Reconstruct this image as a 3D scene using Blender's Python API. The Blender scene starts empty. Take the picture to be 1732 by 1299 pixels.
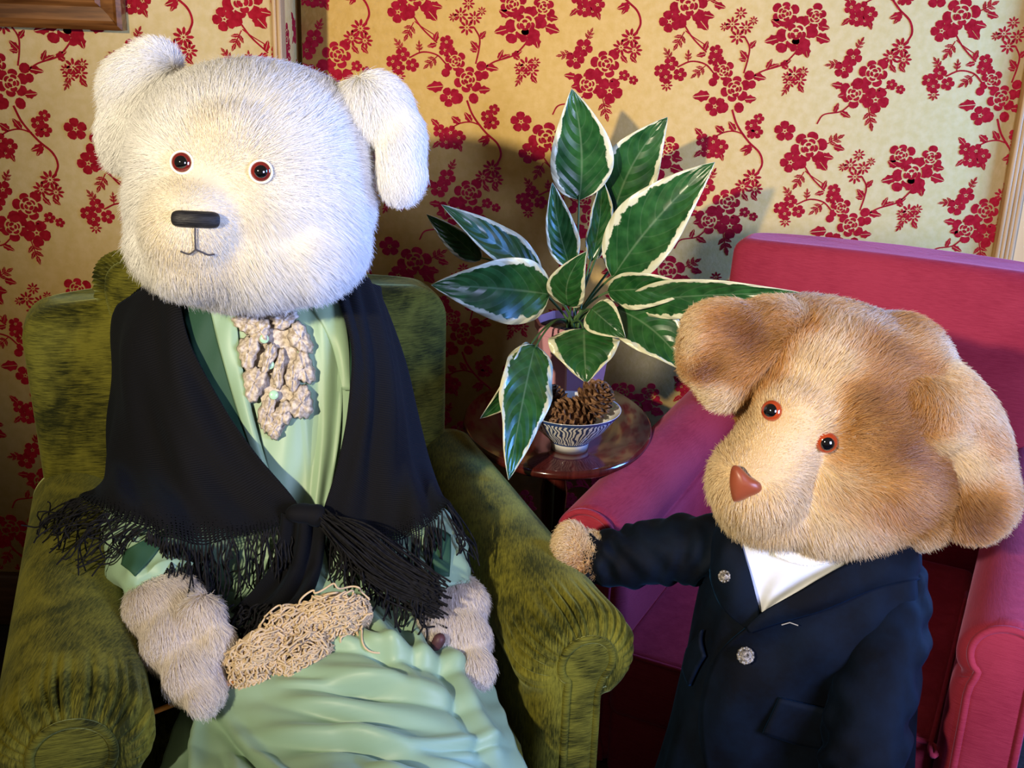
import bpy, bmesh, math, random
import numpy as np
from mathutils import Vector, Matrix, Quaternion
from mathutils.bvhtree import BVHTree
random.seed(7); RNG = np.random.default_rng(7)
SC = bpy.context.scene
COL = SC.collection

# ------------------------------------------------------------------ camera
F = 1900.0; CAM_H = 1.35; PITCH = math.radians(19); ROLL = math.radians(2)
cam = bpy.data.cameras.new('camera'); cam_o = bpy.data.objects.new('camera', cam); COL.objects.link(cam_o)
cam.sensor_width = 36; cam.lens = F / 1732 * 36; cam.clip_start = .05
RM = Matrix.Rotation(math.pi / 2 - PITCH, 3, 'X') @ Matrix.Rotation(ROLL, 3, 'Z')
cam_o.matrix_world = Matrix.Translation((0, 0, CAM_H)) @ RM.to_4x4()
SC.camera = cam_o
R = np.array(RM); C = np.array([0, 0, CAM_H])

# ------------------------------------------------------------------ light
SC.view_settings.view_transform = 'Standard'; SC.view_settings.look = 'None'
SC.view_settings.gamma = 1; SC.view_settings.use_curve_mapping = False
SC.view_settings.exposure = 0.0
world = bpy.data.worlds.new('room_air'); SC.world = world; world.use_nodes = True
world.node_tree.nodes['Background'].inputs[0].default_value = (1.0, .78, .58, 1)
world.node_tree.nodes['Background'].inputs[1].default_value = .11

def lamp(name, kind, loc, target, color, power, **kw):
    l = bpy.data.lights.new(name, kind); l.color = color; l.energy = power
    for k, v in kw.items(): setattr(l, k, v)
    o = bpy.data.objects.new(name, l); COL.objects.link(o); o.location = loc
    d = Vector(target) - Vector(loc); o.rotation_euler = d.to_track_quat('-Z', 'Y').to_euler()
    return o
# tungsten room lamp, up and left of the photographer
lamp('tungsten_lamp', 'SPOT', (-1.05, -.65, 1.78), (.30, 2.25, 1.14), (1, .85, .60), 375,
     shadow_soft_size=.045, spot_size=math.radians(60), spot_blend=1.0)
# daylight from the window on the right, beside the photographer
lamp('window_daylight', 'AREA', (1.42, -.12, 1.22), (.15, 1.85, .85), (.50, .58, 1), 38,
     shape='RECTANGLE', size=.7, size_y=.8, spread=math.radians(140))
lamp('blue_rim_light', 'AREA', (2.35, 1.85, 1.30), (-.2, 1.5, .80), (.13, .34, 1), 56,  # extra blue light added to rim right-facing surfaces, not a known window
     shape='RECTANGLE', size=.6, size_y=.9, spread=math.radians(140))

# ------------------------------------------------------------------ helpers
def ray(px, py): return R @ np.array([(px - 866) / F, -(py - 649.5) / F, -1.0])
def P(px, py, Y):                       # the point of the room seen at a photo position, at depth Y from the photographer
    d = ray(px, py); return C + d * (Y / d[1])
def PZ(px, py, Z):
    d = ray(px, py); return C + d * ((Z - CAM_H) / d[2])
def S(px, py, Y): d = ray(px, py); return Y / d[1] / F   # metres per photo pixel there

LOC = {}
def thing(name, label, cat, loc, group=None):
    o = bpy.data.objects.new(name, None); COL.objects.link(o); o.location = loc
    o.empty_display_size = .05
    o['label'] = label; o['category'] = cat
    if group: o['group'] = group
    LOC[o.name] = Vector(loc); return o
def tag(o, label, cat, group=None):
    o['label'] = label; o['category'] = cat
    if group: o['group'] = group
    return o
def link(o, parent):
    COL.objects.link(o)
    if parent is not None:
        o.parent = parent
        o.matrix_parent_inverse = Matrix.Translation(-LOC.get(parent.name, Vector((0, 0, 0))))
    return o
def obj(name, verts, faces, mat, parent=None, smooth=True, uvs=None):
    me = bpy.data.meshes.new(name)
    me.from_pydata([tuple(map(float, v)) for v in verts], [], [tuple(map(int, f)) for f in faces]); me.update()
    if smooth: me.polygons.foreach_set('use_smooth', [True] * len(me.polygons))
    if uvs is not None:
        l = me.uv_layers.new(name='UVMap'); idx = np.empty(len(me.loops), int)
        me.loops.foreach_get('vertex_index', idx)
        l.data.foreach_set('uv', np.asarray(uvs, float)[idx].ravel())
    if mat: me.materials.append(mat)
    return link(bpy.data.objects.new(name, me), parent)
def from_bm(name, bm, mat, parent=None, smooth=True):
    me = bpy.data.meshes.new(name); bm.normal_update(); bm.to_mesh(me); bm.free()
    if smooth: me.polygons.foreach_set('use_smooth', [True] * len(me.polygons))
    if mat: me.materials.append(mat)
    return link(bpy.data.objects.new(name, me), parent)
def structure(o): o['kind'] = 'structure'; return o
def stuff(o): o['kind'] = 'stuff'; return o

def catmull(pts, n, closed=False):
    """resample points (k, d) to n points along a Catmull-Rom curve"""
    p = np.asarray(pts, float); k = len(p)
    t = np.linspace(0, k if closed else k - 1, n, endpoint=not closed)
    i = np.floor(t).astype(int)
    if not closed: i = np.minimum(i, k - 2)
    f = (t - i)[:, None] if p.ndim == 2 else (t - i)[:, None, None]
    if closed: g = lambda j: p[(i + j) % k]
    else:
        pe = np.concatenate([[2 * p[0] - p[1]], p, [2 * p[-1] - p[-2]]]); g = lambda j: pe[i + 1 + j]
    a, b, c, d = g(-1), g(0), g(1), g(2)
    return .5 * (2 * b + (c - a) * f + (2 * a - 5 * b + 4 * c - d) * f ** 2 + (3 * b - a - 3 * c + d) * f ** 3)
def grid_faces(nv, nu, cu=False, cv=False):
    fs = []
    for j in range(nv if cv else nv - 1):
        for i in range(nu if cu else nu - 1):
            j2 = (j + 1) % nv; i2 = (i + 1) % nu
            fs.append((j * nu + i, j * nu + i2, j2 * nu + i2, j2 * nu + i))
    return fs
def grid_normals(g, cu=False):
    du = np.gradient(g, axis=1); dv = np.gradient(g, axis=0)
    if cu: du = np.roll(g, -1, 1) - np.roll(g, 1, 1)
    n = np.cross(du, dv); return n / (np.linalg.norm(n, axis=2, keepdims=True) + 1e-12)
def cloth(name, rows, mat, parent, nu=60, nv=60, disp=None, thick=.004, toward=None, closed_u=False):
    """rows of 3-D points -> smooth cloth sheet with folds (disp(u, v) in metres along the outward normal)"""
    a = np.array(rows, float)                      # (rows, cols, 3)
    a = catmull(a, nv)                             # along rows
    a = np.swapaxes(catmull(np.swapaxes(a, 0, 1), nu, closed_u), 0, 1)
    n = grid_normals(a, closed_u)
    tw = np.array(C if toward is None else toward)
    if ((tw - a) * n).sum() < 0: n = -n
    if disp is not None:
        u = np.linspace(0, 1, nu, endpoint=not closed_u)[None, :] * np.ones((nv, 1)); v = np.linspace(0, 1, nv)[:, None] * np.ones((1, nu))
        a = a + n * disp(u, v)[..., None]
    uu, vv = np.meshgrid(np.linspace(0, 1, nu), np.linspace(0, 1, nv))
    o = obj(name, a.reshape(-1, 3), grid_faces(nv, nu, closed_u), mat, parent, uvs=np.stack([uu.ravel(), vv.ravel()], 1))
    if thick:
        m = o.modifiers.new('thickness', 'SOLIDIFY'); m.thickness = thick; m.offset = 0
    o_grid[o.name] = a
    return o
o_grid = {}
def skin(name, sections, mat, parent, caps=True, smooth=True, uv=True):
    a = np.array(sections, float); nv, nu = a.shape[:2]
    vs = list(a.reshape(-1, 3)); fs = grid_faces(nv, nu, True)
    uu, vv = np.meshgrid(np.linspace(0, 1, nu), np.linspace(0, 1, nv)); uvs = list(np.stack([uu.ravel(), vv.ravel()], 1))
    if caps:
        for j in (0, nv - 1):
            vs.append(a[j].mean(0)); uvs.append((.5, j / (nv - 1))); c = len(vs) - 1
            for i in range(nu):
                q = (j * nu + i, j * nu + (i + 1) % nu); fs.append((q[1], q[0], c) if j == 0 else (q[0], q[1], c))
    o = obj(name, vs, fs, mat, parent, smooth, uvs=uvs)
    bm = bmesh.new(); bm.from_mesh(o.data); bmesh.ops.recalc_face_normals(bm, faces=bm.faces); bm.to_mesh(o.data); bm.free()
    return o
def frames(path):
    p = np.asarray(path, float); t = np.gradient(p, axis=0); t /= np.linalg.norm(t, axis=1, keepdims=True) + 1e-12
    ref = np.array([0, 0, 1.0]) if abs(t[0][2]) < .9 else np.array([1.0, 0, 0])
    a = np.cross(t[0], ref); a /= np.linalg.norm(a); A = []
    for k in range(len(p)):
        a = a - t[k] * a.dot(t[k]); a /= np.linalg.norm(a) + 1e-12; A.append(a)
    A = np.array(A); return p, t, A, np.cross(t, A)
def tube_sections(path, radius, n=12, flat=1.0, disp=None):
    p, t, A, B = frames(path); r = np.broadcast_to(np.asarray(radius, float), (len(p),))
    th = np.linspace(0, 2 * np.pi, n, endpoint=False)
    out = []
    for k in range(len(p)):
        rr = r[k] * np.ones(n)
        if disp is not None: rr = rr + disp(th, k / (len(p) - 1))
        out.append(p[k] + (np.cos(th) * rr)[:, None] * A[k] + (np.sin(th) * rr * flat)[:, None] * B[k])
    return np.array(out)
def tube(name, path, radius, mat, parent=None, n=8, **kw): return skin(name, tube_sections(path, radius, n, **kw), mat, parent)
def rounded_box(name, x0, x1, y0, y1, z0, z1, r, mat, parent, fmap=lambda p: p, seg=4, sub=0, bulge=0):
    bm = bmesh.new(); bmesh.ops.create_cube(bm, size=1)
    for v in bm.verts: v.co = Vector(((x0 + x1) / 2 + v.co.x * (x1 - x0), (y0 + y1) / 2 + v.co.y * (y1 - y0), (z0 + z1) / 2 + v.co.z * (z1 - z0)))
    if r: bmesh.ops.bevel(bm, geom=list(bm.edges), offset=r, segments=seg, profile=.5, affect='EDGES')
    if sub: bmesh.ops.subdivide_edges(bm, edges=[e for e in bm.edges if e.calc_length() > r * 1.5], cuts=sub, use_grid_fill=True)
    cx, cy, cz = (x0 + x1) / 2, (y0 + y1) / 2, (z0 + z1) / 2
    for v in bm.verts:
        if bulge:
            a, b, c = (v.co.x - cx) / (x1 - x0) * 2, (v.co.y - cy) / (y1 - y0) * 2, (v.co.z - cz) / (z1 - z0) * 2
            v.co.y += bulge * (1 - a * a) * (1 - c * c) * (1 if b > 0 else -1) * abs(b)
        v.co = Vector(fmap(np.array(v.co)))
    bmesh.ops.recalc_face_normals(bm, faces=bm.faces)
    return from_bm(name, bm, mat, parent)
def lathe(name, profile, center, mat, parent=None, n=48, sx=1, sy=1, disp=None):
    th = np.linspace(0, 2 * np.pi, n, endpoint=False); secs = []
    for r, z in profile:
        secs.append(np.stack([center[0] + r * sx * np.cos(th), center[1] + r * sy * np.sin(th), center[2] + z + 0 * th], 1))
    return skin(name, secs, mat, parent)
def curve_obj(name, lines, radius, mat, parent=None, res=1):
    cu = bpy.data.curves.new(name, 'CURVE'); cu.dimensions = '3D'; cu.bevel_depth = radius; cu.bevel_resolution = res; cu.use_fill_caps = True
    for l in lines:
        l = np.asarray(l, float); s = cu.splines.new('POLY'); s.points.add(len(l) - 1)
        s.points.foreach_set('co', np.concatenate([l, np.ones((len(l), 1))], 1).ravel()); s.use_smooth = True
    cu.materials.append(mat); return link(bpy.data.objects.new(name, cu), parent)

def sins(p, f, seed):                   # smooth pseudo-noise in -1..1 from a few sines, p (..., 3)
    r = np.random.default_rng(seed); out = 0
    for k in range(5):
        d = r.normal(size=3); d /= np.linalg.norm(d); out = out + np.sin(p @ d * f * r.uniform(.6, 1.6) + r.uniform(0, 6.28))
    return out / 2.6
def hashcols(n, lo, hi, seed): return np.random.default_rng(seed).uniform(lo, hi, n)

def wires(name, lines, radius, mat, parent=None):   # several thin rods in one mesh
    vs, fs = [], []
    for l in lines:
        s = tube_sections(np.asarray(l, float), radius, 6); b = len(vs); vs += list(s.reshape(-1, 3)); fs += [tuple(b + i for i in f) for f in grid_faces(len(s), 6, True)]
    return obj(name, vs, fs, mat, parent)

# ------------------------------------------------------------------ materials
def new_mat(name):
    m = bpy.data.materials.new(name); m.use_nodes = True
    nt = m.node_tree; return m, nt, nt.nodes['Principled BSDF']
def N(nt, typ, **kw):
    n = nt.nodes.new(typ)
    for k, v in kw.items():
        if k in n.inputs: n.inputs[k].default_value = v
        else: setattr(n, k, v)
    return n
def ramp(nt, stops):
    n = nt.nodes.new('ShaderNodeValToRGB'); e = n.color_ramp.elements
    while len(e) < len(stops): e.new(.5)
    for x, (pos, c) in zip(e, stops): x.position = pos; x.color = (*c, 1) if len(c) == 3 else c
    return n
def mat(name, a, b=None, rough=.6, scale=20, stretch=(1, 1, 1), sheen=0, sheen_col=None, sheen_rough=.4, bump=0, bscale=None, spec=.3, detail=4, lo=.35, hi=.65, coord='Object', coat=0, metal=0):
    m, nt, bs = new_mat(name)
    bs.inputs['Roughness'].default_value = rough; bs.inputs['Specular IOR Level'].default_value = spec
    bs.inputs['Metallic'].default_value = metal; bs.inputs['Coat Weight'].default_value = coat; bs.inputs['Coat Roughness'].default_value = .08
    if sheen:
        bs.inputs['Sheen Weight'].default_value = sheen; bs.inputs['Sheen Roughness'].default_value = sheen_rough
        bs.inputs['Sheen Tint'].default_value = (*(sheen_col or a), 1)
    tc = N(nt, 'ShaderNodeTexCoord'); mp = N(nt, 'ShaderNodeMapping'); mp.inputs['Scale'].default_value = stretch
    nt.links.new(tc.outputs[coord], mp.inputs[0])
    nz = N(nt, 'ShaderNodeTexNoise', Scale=scale, Detail=detail); nt.links.new(mp.outputs[0], nz.inputs['Vector'])
    rp = ramp(nt, [(lo, a), (hi, b or a)]); nt.links.new(nz.outputs[0], rp.inputs[0]); nt.links.new(rp.outputs[0], bs.inputs['Base Color'])
    if bump:
        n2 = N(nt, 'ShaderNodeTexNoise', Scale=bscale or scale * 4, Detail=3); nt.links.new(mp.outputs[0], n2.inputs['Vector'])
        bp = N(nt, 'ShaderNodeBump', Strength=bump, Distance=.002); nt.links.new(n2.outputs[0], bp.inputs['Height']); nt.links.new(bp.outputs[0], bs.inputs['Normal'])
    return m
def velvet(name, dark, light, sheen_col, stretch, scale=55, sheen=.6, big=9):
    """crushed pile: large rubbed patches times short streaks across the nap"""
    m, nt, bs = new_mat(name)
    bs.inputs['Roughness'].default_value = .75; bs.inputs['Specular IOR Level'].default_value = .12
    bs.inputs['Sheen Weight'].default_value = sheen; bs.inputs['Sheen Roughness'].default_value = .35; bs.inputs['Sheen Tint'].default_value = (*sheen_col, 1)
    tc = N(nt, 'ShaderNodeTexCoord'); mp = N(nt, 'ShaderNodeMapping'); mp.inputs['Scale'].default_value = stretch
    nt.links.new(tc.outputs['Object'], mp.inputs[0])
    n1 = N(nt, 'ShaderNodeTexNoise', Scale=scale, Detail=5, Roughness=.7); nt.links.new(mp.outputs[0], n1.inputs['Vector'])
    n2 = N(nt, 'ShaderNodeTexNoise', Scale=big, Detail=4, Distortion=.6); nt.links.new(tc.outputs['Object'], n2.inputs['Vector'])
    mx = N(nt, 'ShaderNodeMath', operation='MULTIPLY_ADD'); mx.inputs[1].default_value = .55
    hf = N(nt, 'ShaderNodeMath', operation='MULTIPLY'); hf.inputs[1].default_value = .5
    nt.links.new(n2.outputs[0], hf.inputs[0]); nt.links.new(n1.outputs[0], mx.inputs[0]); nt.links.new(hf.outputs[0], mx.inputs[2])
    mid = tuple((p + q) / 2 for p, q in zip(dark, light))
    rp = ramp(nt, [(.43, dark), (.525, mid), (.62, light)]); nt.links.new(mx.outputs[0], rp.inputs[0]); nt.links.new(rp.outputs[0], bs.inputs['Base Color'])
    bp = N(nt, 'ShaderNodeBump', Strength=.35, Distance=.002); nt.links.new(n1.outputs[0], bp.inputs['Height']); nt.links.new(bp.outputs[0], bs.inputs['Normal'])
    return m
def fur_mat(name, trans=.25, gloss=.10, base=None):
    m = bpy.data.materials.new(name); m.use_nodes = True; nt = m.node_tree; nt.nodes.clear()
    out = N(nt, 'ShaderNodeOutputMaterial'); at = N(nt, 'ShaderNodeAttribute', attribute_name='tint')
    d = N(nt, 'ShaderNodeBsdfDiffuse'); t = N(nt, 'ShaderNodeBsdfTranslucent'); g = N(nt, 'ShaderNodeBsdfGlossy', Roughness=.45)
    for n in (d, t): nt.links.new(at.outputs['Color'], n.inputs['Color'])
    m1 = N(nt, 'ShaderNodeMixShader'); m1.inputs[0].default_value = trans; m2 = N(nt, 'ShaderNodeMixShader'); m2.inputs[0].default_value = gloss
    nt.links.new(d.outputs[0], m1.inputs[1]); nt.links.new(t.outputs[0], m1.inputs[2]); nt.links.new(m1.outputs[0], m2.inputs[1]); nt.links.new(g.outputs[0], m2.inputs[2])
    nt.links.new(m2.outputs[0], out.inputs[0]); return m

M = {}
M['paper'] = mat('wallpaper_ground', (.61, .405, .12), (.67, .455, .16), rough=.75, scale=60, bump=.25, bscale=140, spec=.15)
M['flock'] = mat('red_flock', (.25, .006, .014), (.34, .012, .024), rough=.95, scale=90, sheen=.25, sheen_col=(.9, .1, .15), spec=.03)
M['cream_paint'] = mat('cream_paint', (.72, .60, .42), (.76, .64, .46), rough=.6, scale=12)
M['oak'] = mat('pale_oak', (.36, .22, .09), (.50, .33, .15), rough=.45, scale=10, stretch=(14, 14, .6), bump=.2)
M['brown_wood'] = mat('brown_frame_wood', (.10, .035, .008), (.25, .10, .025), rough=.35, scale=8, stretch=(1, 12, 12), coat=.3)
M['dark_wood'] = mat('dark_skirting_wood', (.05, .025, .010), (.10, .05, .02), rough=.4, scale=8, stretch=(1, 12, 12))
M['mahogany'] = mat('mahogany', (.045, .006, .005), (.085, .014, .010), rough=.16, scale=9, stretch=(12, 1.5, 1.5), coat=.6, spec=.5)
M['carpet'] = mat('dark_carpet', (.012, .010, .010), (.03, .022, .02), rough=1, scale=120, bump=.4)
M['canvas'] = mat('painted_canvas', (.16, .13, .08), (.28, .22, .12), rough=.6, scale=5)
M['green_velvet'] = velvet('olive_crushed_velvet', (.012, .014, .001), (.145, .138, .016), (.65, .75, .30), (1.0, 1.0, 16), scale=46, big=13)
M['green_velvet_arm'] = velvet('olive_crushed_velvet_arm', (.016, .018, .001), (.165, .152, .016), (.65, .75, .30), (12, 1.6, 1.6), scale=46, big=13)
M['pink_velvet'] = velvet('rose_velvet', (.25, .016, .036), (.35, .032, .058), (.85, .45, .80), (1.5, 1.5, 30), scale=30, sheen=.32, big=5)
M['navy_velvet'] = velvet('navy_velvet', (.0005, .0014, .004), (.0014, .005, .013), (.03, .17, .45), (2, 2, 2), scale=8, sheen=.10, big=10)
M['navy_trim'] = mat('navy_lining', (.004, .010, .020), rough=.5)
M['shirt'] = mat('white_cotton', (.62, .65, .70), (.68, .71, .76), rough=.7, scale=30, bump=.15)
M['shirt_lace'] = mat('white_eyelet', (.75, .73, .66), (.92, .90, .84), rough=.7, scale=160, bump=.8)
M['dress'] = mat('pale_green_satin', (.24, .37, .245), (.28, .42, .28), rough=.46, scale=6, sheen=.15, sheen_col=(.8, 1, .8), spec=.35)
M['dress_dark'] = mat('sage_green_satin', (.020, .062, .036), (.028, .078, .046), rough=.6, scale=6, spec=.15)
M['lace'] = mat('ecru_lace', (.36, .30, .24), (.60, .53, .45), rough=.85, scale=170, detail=6, bump=.45, bscale=260, lo=.40, hi=.56)
M['button_green'] = mat('green_button', (.38, .62, .42), rough=.25, spec=.6)
M['black_yarn'] = mat('black_yarn', (.004, .004, .005), (.010, .010, .012), rough=.85, scale=200, spec=.15)
M['ecru_yarn'] = mat('ecru_cotton_yarn', (.50, .38, .23), (.62, .48, .31), rough=.85, scale=90, spec=.1)
M['needle'] = mat('orange_wood', (.55, .20, .03), rough=.4)
M['black_thread'] = mat('black_thread', (.006, .006, .008), (.02, .02, .022), rough=.5, scale=60, stretch=(1, 1, 14), bump=.8, bscale=40)
M['eye_black'] = mat('eye_pupil', (.003, .003, .004), rough=.05, spec=.8, coat=1)
M['eye_red'] = mat('eye_iris', (.11, .008, .008), (.17, .014, .010), rough=.1, spec=.6, coat=1)
M['eye_orange'] = mat('eye_iris_amber', (.30, .03, .006), (.38, .05, .01), rough=.1, spec=.6, coat=1)
M['eye_rim'] = mat('eye_rim', (.86, .80, .62), rough=.4)
M['mouth'] = mat('mouth_thread', (.05, .045, .05), rough=.8)
M['rust_satin'] = mat('rust_satin', (.22, .045, .016), (.30, .07, .028), rough=.38, scale=12, spec=.5, sheen=.3, sheen_col=(1, .6, .4))
M['white_skin'] = mat('white_plush_backing', (.50, .46, .38), (.56, .51, .42), rough=.95, scale=40)
M['brown_skin'] = mat('tan_plush_backing', (.56, .40, .22), (.62, .45, .26), rough=.95, scale=20)
M['claw'] = mat('dark_claw', (.05, .02, .025), (.09, .035, .04), rough=.5, scale=90)
M['white_fur'] = fur_mat('white_fur', .42, .05); M['brown_fur'] = fur_mat('tan_fur', .38, .10)
M['pot'] = mat('pink_plastic', (.62, .30, .36), (.66, .33, .39), rough=.3, scale=5, spec=.4)
M['soil'] = mat('potting_soil', (.012, .010, .010), (.06, .045, .03), rough=1, scale=120, bump=1)
M['stem'] = mat('green_stem', (.05, .12, .04), (.09, .17, .06), rough=.4)
M['cone'] = mat('pine_cone_scale', (.05, .022, .012), (.30, .16, .08), rough=.6, scale=120, spec=.2)
M['silver'] = mat('chased_silver', (.04, .035, .03), (.42, .38, .33), rough=.35, scale=220, metal=.8, bump=.6)
M['silver_wire'] = mat('pale_thread', (.34, .32, .27), rough=.5)

# shawl: black knit, open net towards the hem (UV v -> 1)
def shawl_mat():
    m, nt, bs = new_mat('black_knit'); bs.inputs['Roughness'].default_value = .8; bs.inputs['Specular IOR Level'].default_value = .12
    bs.inputs['Base Color'].default_value = (.004, .004, .005, 1); bs.inputs['Sheen Weight'].default_value = .025; bs.inputs['Sheen Tint'].default_value = (.25, .45, .8, 1)
    uv = N(nt, 'ShaderNodeTexCoord'); sp = N(nt, 'ShaderNodeSeparateXYZ'); nt.links.new(uv.outputs['UV'], sp.inputs[0])
    mp = N(nt, 'ShaderNodeMapping'); mp.inputs['Scale'].default_value = (70, 60, 1); nt.links.new(uv.outputs['UV'], mp.inputs[0])
    mp.inputs['Rotation'].default_value = (0, 0, 0)
    vo = N(nt, 'ShaderNodeTexVoronoi', Scale=1.0, Randomness=.25); nt.links.new(mp.outputs[0], vo.inputs['Vector'])
    thr = N(nt, 'ShaderNodeMapRange'); thr.inputs[1].default_value = .78; thr.inputs[2].default_value = 1; thr.inputs[3].default_value = 0; thr.inputs[4].default_value = .42
    nt.links.new(sp.outputs[1], thr.inputs[0])
    lt = N(nt, 'ShaderNodeMath', operation='LESS_THAN'); nt.links.new(vo.outputs[0], lt.inputs[0]); nt.links.new(thr.outputs[0], lt.inputs[1])
    sub = N(nt, 'ShaderNodeMath', operation='SUBTRACT'); sub.inputs[0].default_value = 1; nt.links.new(lt.outputs[0], sub.inputs[1]); nt.links.new(sub.outputs[0], bs.inputs['Alpha'])
    wv = N(nt, 'ShaderNodeTexWave', Scale=1.0, Distortion=1.0); m2 = N(nt, 'ShaderNodeMapping'); m2.inputs['Scale'].default_value = (10, 60, 1); m2.inputs['Rotation'].default_value = (0, 0, .7)
    nt.links.new(uv.outputs['UV'], m2.inputs[0]); nt.links.new(m2.outputs[0], wv.inputs['Vector'])
    bp = N(nt, 'ShaderNodeBump', Strength=.5, Distance=.002); nt.links.new(wv.outputs[1], bp.inputs['Height']); nt.links.new(bp.outputs[0], bs.inputs['Normal'])
    return m
M['shawl'] = shawl_mat()

# hosta-like leaf: UV u along the midrib, v across (0..1), green blade, cream margin, pale veins
def leaf_mat(name, g1, g2):
    m, nt, bs = new_mat(name); bs.inputs['Roughness'].default_value = .28; bs.inputs['Specular IOR Level'].default_value = .55; bs.inputs['Coat Weight'].default_value = .25; bs.inputs['Coat Roughness'].default_value = .2
    tc = N(nt, 'ShaderNodeTexCoord'); sp = N(nt, 'ShaderNodeSeparateXYZ'); nt.links.new(tc.outputs['UV'], sp.inputs[0])
    def math_(op, a, b=None):
        n = N(nt, 'ShaderNodeMath', operation=op)
        for k, x in enumerate((a, b)):
            if x is None: continue
            if isinstance(x, (int, float)): n.inputs[k].default_value = x
            else: nt.links.new(x, n.inputs[k])
        return n.outputs[0]
    across = math_('ABSOLUTE', math_('MULTIPLY_ADD', sp.outputs[1], 2)); nt.nodes[-1]
    a2 = math_('SUBTRACT', sp.outputs[1], .5); across = math_('MULTIPLY', math_('ABSOLUTE', a2), 2)   # 0 midrib .. 1 margin
    nz = N(nt, 'ShaderNodeTexNoise', Scale=55, Detail=3); nt.links.new(tc.outputs['Object'], nz.inputs['Vector'])
    edge = math_('ADD', across, math_('MULTIPLY', math_('SUBTRACT', nz.outputs[0], .5), .40))
    em = ramp(nt, [(.80, (0, 0, 0)), (.83, (1, 1, 1))]); nt.links.new(edge, em.inputs[0])
    vein_c = math_('ADD', math_('MULTIPLY', sp.outputs[0], 7.0), math_('MULTIPLY', math_('POWER', across, 1.5), -2.6))
    fr = math_('ABSOLUTE', math_('SUBTRACT', math_('FRACT', vein_c), .5)); vm = ramp(nt, [(.0, (1, 1, 1)), (.075, (0, 0, 0))]); nt.links.new(fr, vm.inputs[0])
    mid = ramp(nt, [(.0, (1, 1, 1)), (.05, (0, 0, 0))]); nt.links.new(across, mid.inputs[0])
    n3 = N(nt, 'ShaderNodeTexNoise', Scale=40, Detail=4); nt.links.new(tc.outputs['Object'], n3.inputs['Vector'])
    gr = ramp(nt, [(.35, g1), (.65, g2)]); nt.links.new(n3.outputs[0], gr.inputs[0])
    m1 = N(nt, 'ShaderNodeMix', data_type='RGBA'); m1.inputs['B'].default_value = (.28, .38, .22, 1)
    vein = math_('MAXIMUM', math_('MULTIPLY', vm.outputs[0], .13), math_('MULTIPLY', mid.outputs[0], .45))
    nt.links.new(vein, m1.inputs[0]); nt.links.new(gr.outputs[0], m1.inputs[6]); m1.inputs[7].default_value = (.22, .34, .18, 1)
    m2 = N(nt, 'ShaderNodeMix', data_type='RGBA'); nt.links.new(em.outputs[0], m2.inputs[0]); nt.links.new(m1.outputs[2], m2.inputs[6]); m2.inputs[7].default_value = (.74, .74, .50, 1)
    nt.links.new(m2.outputs[2], bs.inputs['Base Color'])
    bp = N(nt, 'ShaderNodeBump', Strength=.6, Distance=.004); hv = math_('MULTIPLY', fr, 1.0); nt.links.new(hv, bp.inputs['Height']); nt.links.new(bp.outputs[0], bs.inputs['Normal'])
    return m
M['leaf'] = leaf_mat('variegated_leaf', (.008, .062, .012), (.03, .13, .03))

def bowl_mat():
    m, nt, bs = new_mat('blue_white_porcelain'); bs.inputs['Roughness'].default_value = .12; bs.inputs['Coat Weight'].default_value = .6
    tc = N(nt, 'ShaderNodeTexCoord'); sp = N(nt, 'ShaderNodeSeparateXYZ'); nt.links.new(tc.outputs['UV'], sp.inputs[0])
    mp = N(nt, 'ShaderNodeMapping'); mp.inputs['Scale'].default_value = (34, 22, 1); nt.links.new(tc.outputs['UV'], mp.inputs[0])
    w1 = N(nt, 'ShaderNodeTexWave', Scale=.55, Distortion=9, Detail=1.5); nt.links.new(mp.outputs[0], w1.inputs['Vector'])
    r1 = ramp(nt, [(.50, (.78, .80, .80)), (.58, (.03, .06, .16))]); nt.links.new(w1.outputs[1], r1.inputs[0])
    band = ramp(nt, [(0, (0, 0, 0)), (.245, (0, 0, 0)), (.25, (1, 1, 1)), (.505, (1, 1, 1)), (.51, (0, 0, 0))]); nt.links.new(sp.outputs[1], band.inputs[0]); band.color_ramp.interpolation = 'CONSTANT'
    mx = N(nt, 'ShaderNodeMix', data_type='RGBA'); nt.links.new(band.outputs[0], mx.inputs[0]); mx.inputs[6].default_value = (.80, .81, .80, 1); nt.links.new(r1.outputs[0], mx.inputs[7])
    rim = ramp(nt, [(0, (0, 0, 0)), (.265, (1, 1, 1)), (.28, (0, 0, 0)), (.505, (1, 1, 1)), (.575, (0, 0, 0))]); rim.color_ramp.interpolation = 'CONSTANT'
    rim.color_ramp.elements[1].position = .25; nt.links.new(sp.outputs[1], rim.inputs[0])
    m3 = N(nt, 'ShaderNodeMix', data_type='RGBA'); nt.links.new(rim.outputs[0], m3.inputs[0]); nt.links.new(mx.outputs[2], m3.inputs[6]); m3.inputs[7].default_value = (.03, .07, .22, 1)
    nt.links.new(m3.outputs[2], bs.inputs['Base Color']); return m
M['bowl'] = bowl_mat()

# ------------------------------------------------------------------ the room
Y_BACK, Y_LEFT, X_STEP, X_TRIM = 2.40, 2.18, -.455, 1.03
def slab(name, x0, x1, y0, y1, z0, z1, m, parent=None, r=0, seg=2):
    return rounded_box(name, x0, x1, y0, y1, z0, z1, r, m, parent, seg=seg)
floor = structure(slab('floor', -2.2, 2.4, -1.5, 2.6, -.05, 0, M['carpet']))
wall_back = structure(slab('wall_back', X_STEP, X_TRIM + .02, Y_BACK, Y_BACK + .1, 0, 2.3, M['paper']))
wall_left = structure(slab('wall_left', -2.2, X_STEP - .012, Y_LEFT, Y_BACK + .1, 0, 2.3, M['paper']))
wall_right = structure(slab('wall_right', X_TRIM + .02, 2.4, Y_BACK - .005, Y_BACK + .1, 0, 2.3, M['cream_paint']))
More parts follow.
